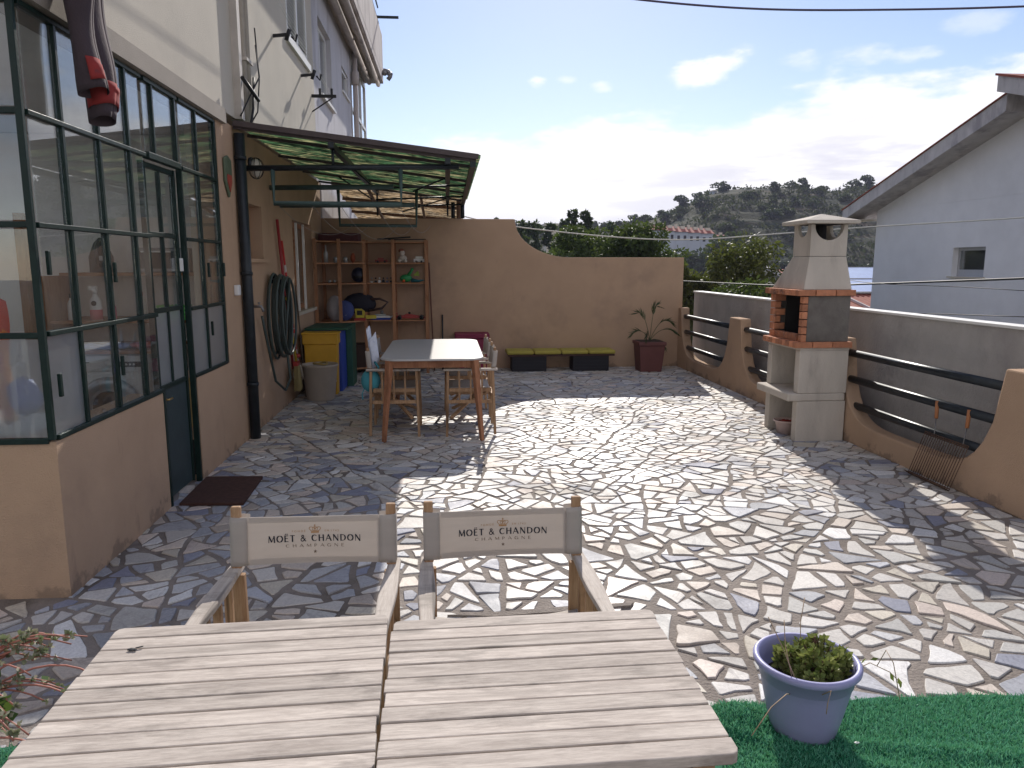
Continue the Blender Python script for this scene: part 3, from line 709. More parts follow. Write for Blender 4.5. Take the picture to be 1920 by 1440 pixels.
for (a, c) in ((-1.9, -2.434), (-2.466, -2.984), (-3.016, -3.584), (-3.616, -4.184), (-4.216, -6)):
    for (p, q) in ((1.295, 1.755), (1.795, 2.245), (2.285, 2.705)): b.box(c, a if a < -1.95 else -1.87, 3.592, 3.597, p, q)
b.build('clear_glass', M_glass, glz)
for (a, c) in ((3.60, 3.915), (5.59, 5.925), (5.955, 6.38)): b = MB(); b.box(X0 - .018, X0 - .013, a, c, .80, 1.268); b.build('frosted_glass', M_frost, glz)
for (a, c) in ((-1.9, -2.43), (-2.47, -2.98), (-3.02, -3.58), (-3.62, -4.18), (-4.22, -6)): b = MB(); b.box(c, a if a < -1.95 else -1.87, 3.592, 3.597, .797, 1.258); b.build('frosted_glass', M_frost, glz)
for y, z in ((3.64, 1.55), (3.64, .98), (4.33, 1.5), (4.33, .98), (5.98, 1.5), (5.98, 1.05), (6.38, 1.5)): b = MB(); b.box(X0 + .006, X0 + .022, y, y + .022, z, z + .11); b.build('latch', M_greenframe, glz, bevel=.003)
# door leaf, set a little back from the wall face
dr = MB(); dx0, dx1 = -1.915, -1.88
for (a, c) in ((4.985, 5.025), (5.505, 5.543)): dr.box(dx0, dx1, a, c, .02, 2.24) if a < 5.2 else dr.box(dx0, dx1, a + .012, c, .02, 2.24)
dr.box(dx0 + .004, dx1 - .004, 5.255, 5.277, .79, 2.2)
for z in (.77, 1.28, 1.775, 2.205): dr.box(dx0 + .002, dx1 - .002, 5.025, 5.505, z, z + .032)
door = dr.build('door', M_greenframe, house, bevel=.003)
b = MB(); b.box(dx0 + .008, dx1 - .01, 5.025, 5.505, .03, .77); b.build('door_panel', M_doorpanel, door)
b = MB()
for (a, c) in ((5.025, 5.255), (5.277, 5.505)):
    for (p, q) in ((1.312, 1.775), (1.807, 2.205)): b.box(dx0 + .014, dx0 + .019, a, c, p, q)
b.build('door_glass', M_glass, door)
for (a, c) in ((5.025, 5.255), (5.277, 5.505)): b = MB(); b.box(dx0 + .014, dx0 + .019, a, c, .802, 1.28); b.build('frosted_glass', M_frost, door)
b = MB(); b.box(-1.88, -1.855, 4.99, 5.02, .66, .75); b.tube([(-1.865, 5.0, .72), (-1.83, 5.0, .72), (-1.83, 5.06, .72)], .008, 8); b.build('door_lock', mat('brass', (.45, .30, .12), .35, .1, 8, metal=.9), door, bevel=.003)
b = MB(); b.box(-1.90, -1.86, 5.52, 5.535, 1.55, 1.64); b.build('door_closer', M_white, door)
# worn reveal beside the door
b = MB(); b.prism([(-1.965, .775), (-1.87, .775), (-1.855, .5), (-1.86, .32), (-1.90, .42), (-1.965, .45)], 'y', 5.593, 5.5985); b.build('bare_plaster', mat('bare_plaster', (.55, .38, .16), .9, .12, 10), house)
b = MB(); b.prism([(-2.0, .31), (-1.86, .31), (-1.845, .15), (-1.86, .05), (-2.0, 0.03)], 'y', 5.592, 5.5982); b.build('damp_patch', mat('damp', (.03, .025, .022), .9, .3, 12), house)
# room behind the glass
b = MB(); b.box(-4.4, -2.05, 7.2, 7.3, 0, 2.74); b.build('tiled_wall', mat('tile_wall', (.80, .78, .76), .35, .05, 3), house)
b = MB(); b.box(-4.4, -2.04, 3.8, 7.2, 0.0, .03); b.build('room_floor', mat('room_floor_tile', (.22, .15, .11), .5, .1, 4), house)
b = MB(); b.box(-4.4, -2.04, 3.8, 7.3, 2.745, 2.86); b.build('ceiling', M_whitepaint, house)
b = MB(); b.box(-2.09, -2.04, 6.45, 7.2, .0, 2.74); b.build('inner_lining', M_cream, house)
# wall fittings
b = MB(); b.prism([(6.56, 2.47), (6.66, 2.50), (6.76, 2.47), (6.76, 2.28), (6.66, 2.15), (6.56, 2.28)], 'x', X0 + .003, -1.815)
pl = b.build('wall_plaque', mat('plaque_green', (.10, .13, .08), .6, .2, 12), bevel=.01); tag(pl, 'shield-shaped ceramic plaque hung on the pillar right of the glazing', 'plaque')
b = MB(); b.prism([(6.60, 2.34), (6.72, 2.34), (6.72, 2.28), (6.66, 2.20), (6.60, 2.28)], 'x', -1.815, -1.808); b.build('painted_field', mat('plaque_red', (.35, .06, .04), .5, .2, 12), pl)
b = MB(); b.box(X0 + .002, -1.80, 6.68, 6.77, 1.33, 1.42); o = b.build('wall_socket', M_white, bevel=.008); tag(o, 'small square white switch box on the wall beside the downpipe', 'switch box')
lp = thing('bulkhead_lamp', (-1.75, 7.2, 2.48), 'caged bulkhead lamp on the wall under the canopy', 'lamp')
b = MB(); b.lathe([(.055, 0), (.062, .03)], (-1.78, 7.2, 2.50), 14, M=Matrix.Rotation(R(90), 4, 'Y')); b.build('lamp_base', M_darkmetal, lp)
b = MB(); b.sphere((-1.72, 7.2, 2.46), .062, (.9, .9, 1.35), 14); b.build('lamp_glass', mat('lamp_glass_milky', (.62, .58, .50), .3, .05, 5), lp)
b = MB()
for k in range(4):
    a = k * PI / 4; b.tube([(-1.72 + .07 * math.cos(a) * math.sin(t), 7.2 + .07 * math.sin(a) * math.sin(t), 2.46 + .095 * math.cos(t)) for t in np.linspace(0, 2 * PI, 17)], .003, 5)
b.build('cage', M_darkmetal, lp)

# ================================================================ CANOPY
cano = thing('canopy', (-1.84, 9, 2.6), 'green corrugated lean-to canopy on a metal frame over the far dining area', 'canopy')
def reed_mat(name, g1, g2, g3, tr=.6):
    m = bpy.data.materials.new(name); m.use_nodes = True; t = NT(m.node_tree); out = t.n['Material Output']; bb = t.n['Principled BSDF']
    tcn = t.new('ShaderNodeTexCoord'); v = t.map(tcn.outputs['Object'], (2.2, 26, 1))
    f = t.noise(v, 2.2, 7, .7, .8); f2 = t.noise(t.map(tcn.outputs['Object'], (1.4, 14, 1)), 1.6, 6, .65, .4)
    c = t.mix(t.rng(f, .40, .62), c4(g1), c4(g2)); c = t.mix(t.rng(f2, .50, .60), c, c4(g3)); k = t.rng(f, .40, .60, .05, 1.25); c = t.mix(1.0, c, t.comb(k, k, k), 'MULTIPLY')
    t.l.new(c, bb.inputs['Base Color']); bb.inputs['Roughness'].default_value = .6
    tl = t.new('ShaderNodeBsdfTranslucent'); t.l.new(c, tl.inputs[0]); mx = t.new('ShaderNodeMixShader'); mx.inputs[0].default_value = tr
    t.l.new(bb.outputs[0], mx.inputs[1]); t.l.new(tl.outputs[0], mx.inputs[2]); t.l.new(mx.outputs[0], out.inputs[0]); MATS[name] = m; return m
M_reed = reed_mat('green_fibreglass', (.025, .06, .035), (.07, .155, .07), (.36, .34, .18), .55)
M_brownsheet = reed_mat('brown_fibreglass', (.22, .15, .09), (.40, .29, .17), (.60, .50, .36), .5)
CY0, CY1, CX1 = 6.9, 11.43, .274
def cz(x): return 2.79 - (x + 1.84) / (CX1 + 1.84) * .26
b = MB(); nx, ny = 10, 480
b.sheet(lambda u, v: (-1.835 + (CX1 + 1.875) * u, CY0 + (CY1 - CY0) * v, cz(-1.84 + 2.15 * u) + .028 + .011 * math.sin(v * (CY1 - CY0) / .076 * 2 * PI)), nx, ny)
b.build('corrugated_sheet', M_reed, cano)
M_iron = mat('brown_angle_iron', (.085, .065, .065), .6, .2, 10)
for y in (6.93, 7.4, 8.7, 10.1, 11.3):
    b = MB(); b.bar((-1.83, y, cz(-1.83) - .012), (CX1, y, cz(CX1) - .012), .028, .028 if y > 7 else .04); b.build('rafter', M_iron, cano)
b = MB()
b.bar((-1.82, CY0 - .012, cz(-1.82) + .012), (CX1 + .02, CY0 - .012, cz(CX1 + .02) + .016), .02, .045)
b.build('edge_strip', M_iron, cano)
for x in (-1.0, .02, CX1 - .03): b = MB(); b.bar((x, CY0, cz(x) - .055), (x, CY1, cz(x) - .055), .05, .05); b.build('purlin', M_darkmetal, cano)
b = MB(); b.tube([(-1.83, 7.0, 2.435), (.12, 7.0, 2.47)], .026, 8)
for x in (-1.0, .02): b.tube([(x, 7.0, 2.44), (x, 7.0, cz(x) - .06)], .014, 6); b.tube([(x, 11.3, 2.3), (x, 11.3, cz(x) - .06)], .014, 6)
b.tube([(.245, 7.02, 2.50), (.245, 11.40, 2.50)], .02, 8)
for y in (8.6, 10.0, 11.3): b.tube([(-.9, y, 2.42), (.25, y, 2.47)], .012, 6)
b.tube([(.24, 11.35, 2.27), (.24, 11.35, 2.5)], .03, 6); b.tube([(.10, 11.35, 2.27), (.10, 11.35, 2.5)], .03, 6)
for (p, q) in (((-1.0, 8.2, 2.62), (-.72, 8.2, 2.36)), ((-.35, 8.2, 2.36), (.0, 8.2, 2.5)), ((-1.3, 9.5, 2.65), (-.9, 9.5, 2.38)), ((-.6, 10.5, 2.3), (0, 10.5, 2.48))): b.tube([p, q], .009, 6)
b.build('brace', M_darkmetal, cano)
# hanging laundry frames
dry = thing('drying_frame', (-1, 8, 2.2), 'dark hanging pipe frames for laundry with slack pale lines under the canopy', 'drying rack')
M_pipe = mat('green_grey_pipe', (.05, .09, .085), .5, .15, 10)
b = MB(); b.tube([(-1.53, 7.0, 2.44), (-1.53, 7.0, 2.135), (-.405, 7.0, 2.135), (-.405, 7.0, 2.45)], .022, 8); b.build('pipe_frame', M_pipe, dry); b = MB()
b.tube([(-1.31, 9.5, 2.55), (-1.30, 9.5, 2.07), (-.37, 9.5, 2.065), (-.36, 9.5, 2.5)], .022, 8); b.build('pipe_frame', M_pipe, dry); b = MB()
b.tube([(-1.82, 8.15, 2.38), (-.55, 8.15, 2.40)], .026, 8); b.build('pipe_rail', M_pipe, dry); b = MB(); b.tube([(-1.82, 8.6, 2.235), (-.35, 8.6, 2.25)], .026, 8); b.build('pipe_rail', M_pipe, dry)
b = MB()
for x0_, x1_, sag in ((-1.5, -1.15, .30), (-1.2, -.95, .30), (-.95, -.60, .38), (-.62, -.42, .30), (-.42, -.2, .25)):
    b.tube([(x0_ + (x1_ - x0_) * t, 7.0 + 2.5 * t, 2.125 - .06 * t - .6 * sag * (1 - (2 * t - 1) ** 2)) for t in np.linspace(0, 1, 16)], .002, 5)
b.build('washing_line', mat('dull_line', (.25, .23, .22), .7, .1, 5), dry)
# neighbour's brown canopy behind the wall
nb = thing('neighbour_canopy', (-.8, 13, 2.5), 'brown corrugated canopy showing over the far wall behind the green one', 'canopy')
b = MB(); b.sheet(lambda u, v: (-1.75 + 2.05 * u, 11.67 + 3.83 * v, 2.905 - .16 * u - .42 * v + .012 * math.sin(v * 3.83 / .09 * 2 * PI)), 6, 300); b.build('corrugated_sheet', M_brownsheet, nb)
b = MB()
for y in (12.0, 13.2, 14.4, 15.4): b.bar((-1.75, y, 2.865 - (y - 11.67) * .1097), (.3, y, 2.705 - (y - 11.67) * .1097), .04, .05)
for x in (-1.2, -.4, .28): b.bar((x, 11.7, 2.82 - .08 * (x + 1.7)), (x, 15.4, 2.41 - .08 * (x + 1.7)), .04, .04)
b.tube([(.2, 12.0, -1), (.2, 12.0, 2.60)], .04, 8); b.tube([(.2, 15.3, -1), (.2, 15.3, 2.25)], .04, 8); b.build('frame', M_rust, nb)
# clothes line brackets on the upper wall
for i, (y, z, lab) in enumerate(((8.74, 4.03, 'small black line bracket bolted below the shuttered window'), (10.3, 3.99, 'small black line bracket just right of the plain window'), )):
    b = MB(); b.bar((X0, y, z), (-1.66, y, z + .02), .03, .03); b.tube([(-1.70, y, z - .04), (-1.66, y, z + .07)], .022, 8); b.tube([(-1.64, y, z), (-1.60, y, z - .05), (-1.58, y, z + .02)], .014, 6)
    o = b.build('line_bracket', M_cable); tag(o, lab, 'bracket', 'clothes line brackets on the house wall')
b = MB(); b.bar((-1.85, 11.05, 3.90), (-1.50, 11.05, 3.90), .03, .04); b.bar((-1.55, 11.05, 3.88), (-1.84, 11.05, 3.69), .015, .015)
for x in (-1.72, -1.56): b.box(x - .015, x + .015, 11.03, 11.07, 3.92, 4.0)
tag(b.build('line_bracket', M_cable), 'horizontal iron bracket with a diagonal stay below the plain window', 'bracket', 'clothes line brackets on the house wall')
b = MB()
for dz in (0, .04):
    b.tube([(-1.60, 11.05, 3.95 + dz), (-1.60, 10.3, 3.98 + dz), (-1.60, 8.74, 4.05 + dz), (-1.55, 6.5, 4.12 + dz), (-1.5, 4.5, 4.2 + dz)], .003, 5)
tag(b.build('clothes_line', M_cablepale), 'pair of thin pale lines running along the upper house wall', 'clothes line')

# ================================================================ SLATTED TABLES (foreground)
def slat_table(x0, x1, yf, n, rot, label, seed):
    cx = (x0 + x1) / 2; root = thing('slatted_table', (cx, yf - .28, 0), label, 'table', 'pair of slatted tables pushed together')
    w_ = (x1 - x0) / 2; r = random.Random(seed); b = MB(seed); p = .0517 if x0 > -.5 else .053; L = n * p
    for i in range(n):
        yb = .28 - i * p; ya = yb - p + r.uniform(.0030, .0062)
        ext = r.uniform(-.0025, .0025); dz = r.uniform(-.0012, .0012)
        ra = .016 if i == 0 or i == n - 1 else .0015
        if i == 0: pts = [(-w_ + ext, ya), (w_ + ext, ya), (w_ + ext, yb - ra), (w_ + ext - .3 * ra, yb - .3 * ra), (w_ + ext - ra, yb), (-w_ + ext + ra, yb), (-w_ + ext + .3 * ra, yb - .3 * ra), (-w_ + ext, yb - ra)]
        elif i == n - 1: pts = [(-w_ + ext, yb), (-w_ + ext, ya + ra), (-w_ + ext + .3 * ra, ya + .3 * ra), (-w_ + ext + ra, ya), (w_ + ext - ra, ya), (w_ + ext - .3 * ra, ya + .3 * ra), (w_ + ext, ya + ra), (w_ + ext, yb)]
        else: pts = [(-w_ + ext, ya), (w_ + ext, ya), (w_ + ext, yb), (-w_ + ext, yb)]
        if root.name and True: pts = [(q[0] + cx, q[1] + yf - .28) for q in pts]
        b.prism(pts, 'z', .728 + dz, .75 + dz)
    b.build('tabletop', M_slat, root, bevel=.0022)
    b = MB(seed + 1)
    for sx in (-1, 1):
        x = cx + sx * (w_ - .06); b.box(x - .02, x + .02, yf - L + .02, yf - .02, .685, .7265)
    b.box(cx - .02, cx + .02, yf - L + .02, yf - .02, .70, .7265)
    for y in (yf - .035, yf - L + .035): b.box(cx - w_ + .085, cx + w_ - .085, y - .012, y + .012, .67, .7265)
    b.build('frame', M_teak, root)
    for sx in (-1, 1):
        for y in (yf - .05, yf - L + .05):
            b = MB(); x = cx + sx * (w_ - .06); b.box(x - .022, x + .022, y - .022, y + .022, .0, .684); b.build('leg', M_teak, root, bevel=.003)
    root.rotation_euler = (0, 0, rot); return root
slat_table(-.779, -.147, 1.735, 11, R(1.8), 'left one of the two weathered slatted tables in front, dark fleck near its edge', 3)
slat_table(-.137, .499, 1.713, 11, R(.9), 'right of the two weathered slatted tables in the foreground, nearer the lilac pot', 8)
b = MB(); b.sphere((-.713, 1.615, .7525), .006, (1.5, .9, .35), 8, jit=.3); b.sphere((-.703, 1.612, .7525), .004, (1.2, .9, .4), 8, jit=.3); b.bar((-.705, 1.62, .753), (-.690, 1.625, .754), .002, .002)
tag(b.build('dead_leaf_fragment', M_dark), 'tiny dark shrivelled leaf scrap lying on the left slatted table', 'leaf scrap')

# ================================================================ DIRECTOR CHAIRS
def canvas_y(u):          # how far the canvas bellies back between the posts, u in -1..1
    return .022 * (1 - min(1, abs(u)) ** 2.2)
def make_chair(name, label, group, letters=False):
    """seat faces -Y; back posts at +Y"""
    root = thing(name, (0, 0, 0), label, 'chair', group)
    W = .243; yb = .215; yf = -.21
    for s in (-1, 1):
        x = s * W
        b = MB(); b.bar((x, yb + .015, .02), (x, yb - .005, .625), .024, .046, up=(1, 0, 0)); b.build('leg', M_teak, root, bevel=.003)
        b = MB(); b.bar((x, yb - .005, .645), (x, yb + .017, .842), .022, .03, up=(1, 0, 0)); b.build('back_post', M_teak, root, bevel=.004)
        b = MB(); b.bar((x, yf - .01, .0), (x, yf + .005, .625), .024, .042, up=(1, 0, 0)); b.build('leg', M_teak, root, bevel=.003)
        xa = s * (W + .008)
        b = MB(); b.sheet(lambda u, v: (xa + (u - .5) * .046 * (1 - .10 * math.cos(v * 2 * PI)), yb + .04 - v * .50, .627), 2, 8)
        pts = []
        for k in range(9): t = k / 8; pts.append((xa - .023 * (1 - .16 * math.cos(t * 2 * PI)), yb + .04 - t * .50))
        for k in range(9): t = 1 - k / 8; pts.append((xa + .023 * (1 - .16 * math.cos(t * 2 * PI)), yb + .04 - t * .50))
        b = MB(); b.prism(pts, 'z', .626, .648); b.build('armrest', M_arm, root, bevel=.005)
        b = MB(); b.bar((x, yf + .015, .445), (x, yb - .02, .445), .02, .034); b.bar((x, yf + .01, .335), (x, yb - .01, .335), .018, .032); b.build('side_rail', M_teak, root, bevel=.002)
        b = MB()
        for y in (-.10, .005, .11): b.bar((x, y, .351), (x, y, .626), .016, .024, up=(1, 0, 0))
        b.build('side_slats', M_teak, root)
    b = MB(); b.box(-W + .012, W - .012, yf - .0, yf + .022, .40, .43); b.box(-W + .012, W - .012, yb - .02, yb, .38, .41)
    b.bar((-W, yf + .05, .18), (W, yb - .05, .43), .02, .03, up=(0, 1, 0)); b.bar((W, yf + .03, .18), (-W, yb - .03, .43), .02, .03, up=(0, 1, 0)); b.build('cross_frame', M_teak, root)
    b = MB(); b.sheet(lambda u, v: (-W + 2 * W * u, yf + .0 + v * (yb - yf - .03), .466 - .022 * math.sin(u * PI)), 14, 6); b.build('seat', M_canvas, root, solid=.004)
    hw = W + .0165
    def cf(u, v):
        uu = -1 + 2 * u; x = hw * uu; e = abs(x)
        y = canvas_y(x / (W - .012)) if e < W - .012 else 0
        sag = -.010 * (1 - uu * uu); z = .655 + .156 * v + (sag if v > .5 else sag * .35)
        rp = .0012 * math.sin(v * 31 + uu * 3) * (1 - uu * uu)
        return (x, yb - .012 + y + rp + v * .016, z)
    b = MB(); b.sheet(cf, 40, 10); cv = b.build('back_canvas', M_canvas, root, solid=.0022)
    for va, vb_ in ((0.0, .12), (.88, 1.0)):
        b = MB(); b.sheet(lambda u, v: (lambda p: (p[0], p[1] - .0022, p[2]))(cf(.11 + .78 * u, va + (vb_ - va) * v)), 30, 2); b.build('hem', M_canvas, cv, fixn=False)
    # sleeves: second layer stitched round the posts
    for s in (-1, 1):
        b = MB(); b.sheet(lambda u, v: (s * (hw - .052 * u) , cf(.5 + s * .5 * (1 - .052 * u / hw), v)[1] - .0045, cf(.5 + s * .5 * (1 - .052 * u / hw), v)[2]), 4, 8)
        b.sheet(lambda u, v: (s * (hw - .055 * u), yb + .026 + .016 * v - .01 * u, .655 + .156 * v), 4, 8)
        b.sheet(lambda u, v: (s * hw, yb - .0165 + .0425 * u + .016 * v, .655 + .156 * v), 3, 8)
        b.build('canvas_sleeve', M_canvas, cv, solid=.001, fixn=False)
    if letters:
        def yat(x, z):
            u = .5 + x / (2 * hw); v = (z - .655) / .156; return cf(u, v)[1] - .0025
        def put(txt, cx, z, h, width, m, bold=0.0):
            cu = bpy.data.curves.new('t', 'FONT'); cu.body = txt; cu.size = 1; cu.align_x = 'CENTER'; cu.offset = bold; cu.space_character = 1.06
            to = bpy.data.objects.new('t', cu); col.objects.link(to)
            dg = bpy.context.evaluated_depsgraph_get(); me = bpy.data.meshes.new_from_object(to.evaluated_get(dg)); col.objects.unlink(to); bpy.data.objects.remove(to)
            xs = [v.co.x for v in me.vertices]; k = width / (max(xs) - min(xs)); mx = (max(xs) + min(xs)) / 2
            vs = []; 
            for v in me.vertices:
                x = cx + (v.co.x - mx) * k; zz = z + v.co.y * h / .72; vs.append((x, yat(x, zz), zz))
            me.calc_loop_triangles(); fs = [list(p.vertices) for p in me.loop_triangles]; bpy.data.meshes.remove(me)
            q = MB(); q.add(vs, fs); o = q.build('lettering', m, cv, fixn=False); return o
        def arc(cx_, cy_, rx, ry_, a0, a1, n=12): return [(cx_ + rx * math.cos(R(a0 + (a1 - a0) * k / n)), cy_ + ry_ * math.sin(R(a0 + (a1 - a0) * k / n))) for k in range(n + 1)]
        T, N_ = .17, .085
        GL = {'M': (1.08, [([(.10, 0), (.16, 1)], N_), ([(.16, 1), (.54, .10)], T), ([(.54, .10), (.92, 1)], N_), ([(.92, 1), (.98, 0)], T)]),
              'O': (1.0, [(arc(.5, .5, .42, .47, 60, 120), N_), (arc(.5, .5, .42, .47, 120, 240), T), (arc(.5, .5, .42, .47, 240, 300), N_), (arc(.5, .5, .42, .47, -60, 60), T)]),
              'E': (.70, [([(.14, 0), (.14, 1)], T), ([(.1, .96), (.62, .96)], N_), ([(.1, .52), (.54, .52)], N_), ([(.1, .04), (.64, .04)], N_)]),
              'Ë': (.70, [([(.14, 0), (.14, 1)], T), ([(.1, .96), (.62, .96)], N_), ([(.1, .52), (.54, .52)], N_), ([(.1, .04), (.64, .04)], N_), ([(.16, 1.22), (.28, 1.22)], .12), ([(.42, 1.22), (.54, 1.22)], .12)]),
              'T': (.78, [([(.39, 0), (.39, 1)], T), ([(.02, .96), (.76, .96)], N_)]),
              '&': (.92, [([(.86, .0), (.24, .68)] + arc(.38, .80, .16, .17, 190, 0, 8) + [(.5, .62), (.2, .44)] + arc(.32, .24, .24, .22, 150, 300, 8) + [(.66, .22), (.74, .46)], .11)]),
              'C': (.88, [(arc(.48, .5, .41, .47, 45, 120), N_), (arc(.48, .5, .41, .47, 120, 240), T), (arc(.48, .5, .41, .47, 240, 315), N_)]),
              'G': (.92, [(arc(.48, .5, .41, .47, 45, 120), N_), (arc(.48, .5, .41, .47, 120, 240), T), (arc(.48, .5, .41, .47, 240, 325), N_), ([(.80, .05), (.80, .45)], T), ([(.58, .45), (.86, .45)], N_)]),
              'P': (.74, [([(.14, 0), (.14, 1)], T), ([(.14, .96)] + arc(.36, .73, .26, .23, 90, -90, 8) + [(.14, .50)], .11)]),
              'H': (.92, [([(.14, 0), (.14, 1)], T), ([(.78, 0), (.78, 1)], T), ([(.14, .52), (.78, .52)], N_)]),
              'A': (.96, [([(.06, 0), (.46, 1)], N_), ([(.46, 1), (.90, 0)], T), ([(.2, .33), (.74, .33)], N_)]),
              'N': (.98, [([(.14, 0), (.14, 1)], N_), ([(.14, 1), (.84, .0)], T), ([(.84, 0), (.84, 1)], N_)]),
              'D': (.96, [([(.14, 0), (.14, 1)], T), ([(.14, .96)] + arc(.42, .5, .42, .46, 88, 40, 5), N_), (arc(.42, .5, .42, .46, 42, -42, 9), T), (arc(.42, .5, .42, .46, -40, -88, 5) + [(.14, .04)], N_)])}
        def letters_(txt, z, h, width, gap, m, fat=1.0):
            tot = sum((GL[c][0] if c != ' ' else .45) for c in txt) + gap * (len(txt) - 1); k = width / tot; q = MB(); x = -width / 2
            for c in txt:
                if c != ' ':
                    for pts, wd in GL[c][1]:
                        pp2 = [(x + p[0] * k, z + p[1] * h) for p in pts]; ww = wd * (h + k) / 2 * fat
                        for a_, c_ in zip(pp2, pp2[1:]):
                            dx, dz = c_[0] - a_[0], c_[1] - a_[1]; L = math.hypot(dx, dz) or 1; ex, ez = dx / L * ww * .18, dz / L * ww * .18; nx, nz = -dz / L * ww / 2, dx / L * ww / 2
                            v4_ = [(a_[0] + nx - ex, a_[1] + nz - ez), (a_[0] - nx - ex, a_[1] - nz - ez), (c_[0] - nx + ex, c_[1] - nz + ez), (c_[0] + nx + ex, c_[1] + nz + ez)]
                            q.add([(a, yat(a, b_), b_) for a, b_ in v4_], [(0, 1, 2, 3)])
                x += ((GL[c][0] if c != ' ' else .45) + gap) * k
            q.build('lettering', m, cv, fixn=False)
        letters_('MOËT & CHANDON', .7215, .0205, .292, .20, M_ink, 1.25)
        letters_('CHAMPAGNE', .7035, .0095, .185, .62, M_inkpale, .95)
        put('F O N D É', -.051, .7515, .0062, .042, M_gold); put('E N  1 7 4 3', .053, .7515, .0062, .044, M_gold)
        q = MB()
        pts = []
        for k in range(10):
            a = PI / 2 + k * PI / 5; rr = .0062 if k % 2 == 0 else .0026; pts.append((rr * math.cos(a), .688 + rr * math.sin(a)))
        q.add([(x, yat(x, z), z) for x, z in pts], [list(range(10))]); q.build('star_mark', M_inkpale, cv, fixn=False)
        q = MB()
        def stroke(ps, wd):
            for a, c in zip(ps, ps[1:]):
                dx, dz = c[0] - a[0], c[1] - a[1]; L = math.hypot(dx, dz) or 1; nx, nz = -dz / L * wd / 2, dx / L * wd / 2
                vs = [(a[0] + nx, a[1] + nz), (a[0] - nx, a[1] - nz), (c[0] - nx, c[1] - nz), (c[0] + nx, c[1] + nz)]
                q.add([(x, yat(x, z) , z) for x, z in vs], [(0, 1, 2, 3)])
        zc = .7505
        stroke([(-.0125, zc), (.0125, zc)], .0042); stroke([(-.0135, zc + .004), (.0135, zc + .004)], .0016)
        for s in (-1, 1):
            stroke([(s * .012 * 1.0, zc + .004), (s * .0185, zc + .011), (s * .0165, zc + .0165), (s * .009, zc + .0165), (s * .0025, zc + .0125), (0, zc + .0085)], .0017)
            stroke([(s * .004, zc + .004), (s * .0085, zc + .010), (s * .0075, zc + .0155), (s * .001, zc + .0175)], .0015)
        stroke([(0, zc + .003), (0, zc + .0175)], .0022); stroke([(0, zc + .0175), (0, zc + .0255)], .0018); stroke([(-.003, zc + .0225), (.003, zc + .0225)], .0016)
        q.build('crown_emblem', M_gold, cv, fixn=False)
    return root
M_ink = mat('ink_black', (.012, .016, .03), .8, .05, 5)
M_inkpale = mat('ink_brown', (.16, .12, .09), .8, .05, 5)
M_gold = mat('ink_gold', (.36, .19, .07), .7, .1, 30)
ca = make_chair('director_chair', 'wooden director chair with printed cream canvas back, on the left side of the near pair', 'near director chairs behind the slatted tables', True)
cb = copy_tree(ca)
ca.location = (-.438, 2.105, 0); ca.rotation_euler = (0, 0, R(-1.0))
cb.location = (.178, 2.115, 0); cb.rotation_euler = (0, 0, R(1.6)); cb['label'] = 'wooden director chair with printed cream canvas back, between its neighbour and the lilac pot'
cd = make_chair('director_chair', 'wooden director chair under papers and a teal cap at the far dining table', 'director chairs round the far dining table')
cd.location = (-.50, 7.13, 0); cd.rotation_euler = (0, 0, R(90))
for (x, y, a, lab) in ((-.52, 7.95, 92, 'wooden director chair behind the one with the papers, left side of the far dining table'),
                       (.20, 7.10, -90, 'nearer director chair on the sunny right side of the far dining table'),
                       (.19, 7.88, -88, 'farther director chair on the right side of the far dining table')):
    c = copy_tree(cd); c.location = (x, y, 0); c.rotation_euler = (0, 0, R(a)); c['label'] = lab

# ================================================================ FAR DINING TABLE
dt = thing('dining_table', (-.145, 7.6, 0), 'pale rounded-corner dining table on splayed orange wooden legs at the far end', 'table')
x0, x1, y0, y1 = -.615, .325, 6.70, 8.52
def rrect(x0, x1, y0, y1, rr, n=7):
    pts = []
    for cx, cy, a0 in ((x1 - rr, y1 - rr, 0), (x0 + rr, y1 - rr, 90), (x0 + rr, y0 + rr, 180), (x1 - rr, y0 + rr, 270)):
        for k in range(n + 1): a = R(a0 + 90 * k / n); pts.append((cx + rr * math.cos(a), cy + rr * math.sin(a)))
    return pts
b = MB(); b.prism(rrect(x0, x1, y0, y1, .17), 'z', .738, .756); b.build('tabletop', mat('pale_laminate', (.50, .49, .48), .35, .04, 8, spec=.5), dt, bevel=.004)
M_eu = wood_mat('orange_wood', (.46, .22, .12), (.34, .15, .08), 'z')
b = MB()
b.box(x0 + .12, x1 - .12, y0 + .06, y0 + .082, .67, .737); b.box(x0 + .12, x1 - .12, y1 - .082, y1 - .06, .67, .737)
b.box(x0 + .07, x0 + .092, y0 + .11, y1 - .11, .67, .737); b.box(x1 - .092, x1 - .07, y0 + .11, y1 - .11, .67, .737); b.build('apron', M_eu, dt)
for sx, sy in ((-1, -1), (1, -1), (-1, 1), (1, 1)):
    cx, cy = (x0 + x1) / 2, (y0 + y1) / 2; b = MB()
    b.bar((cx + sx * .445, cy + sy * .93 - (.0 if sy < 0 else .0), 0), (cx + sx * .385, cy + sy * .85, .737), .034, .034, w2=.06, h2=.055); b.build('leg', M_eu, dt, bevel=.006)
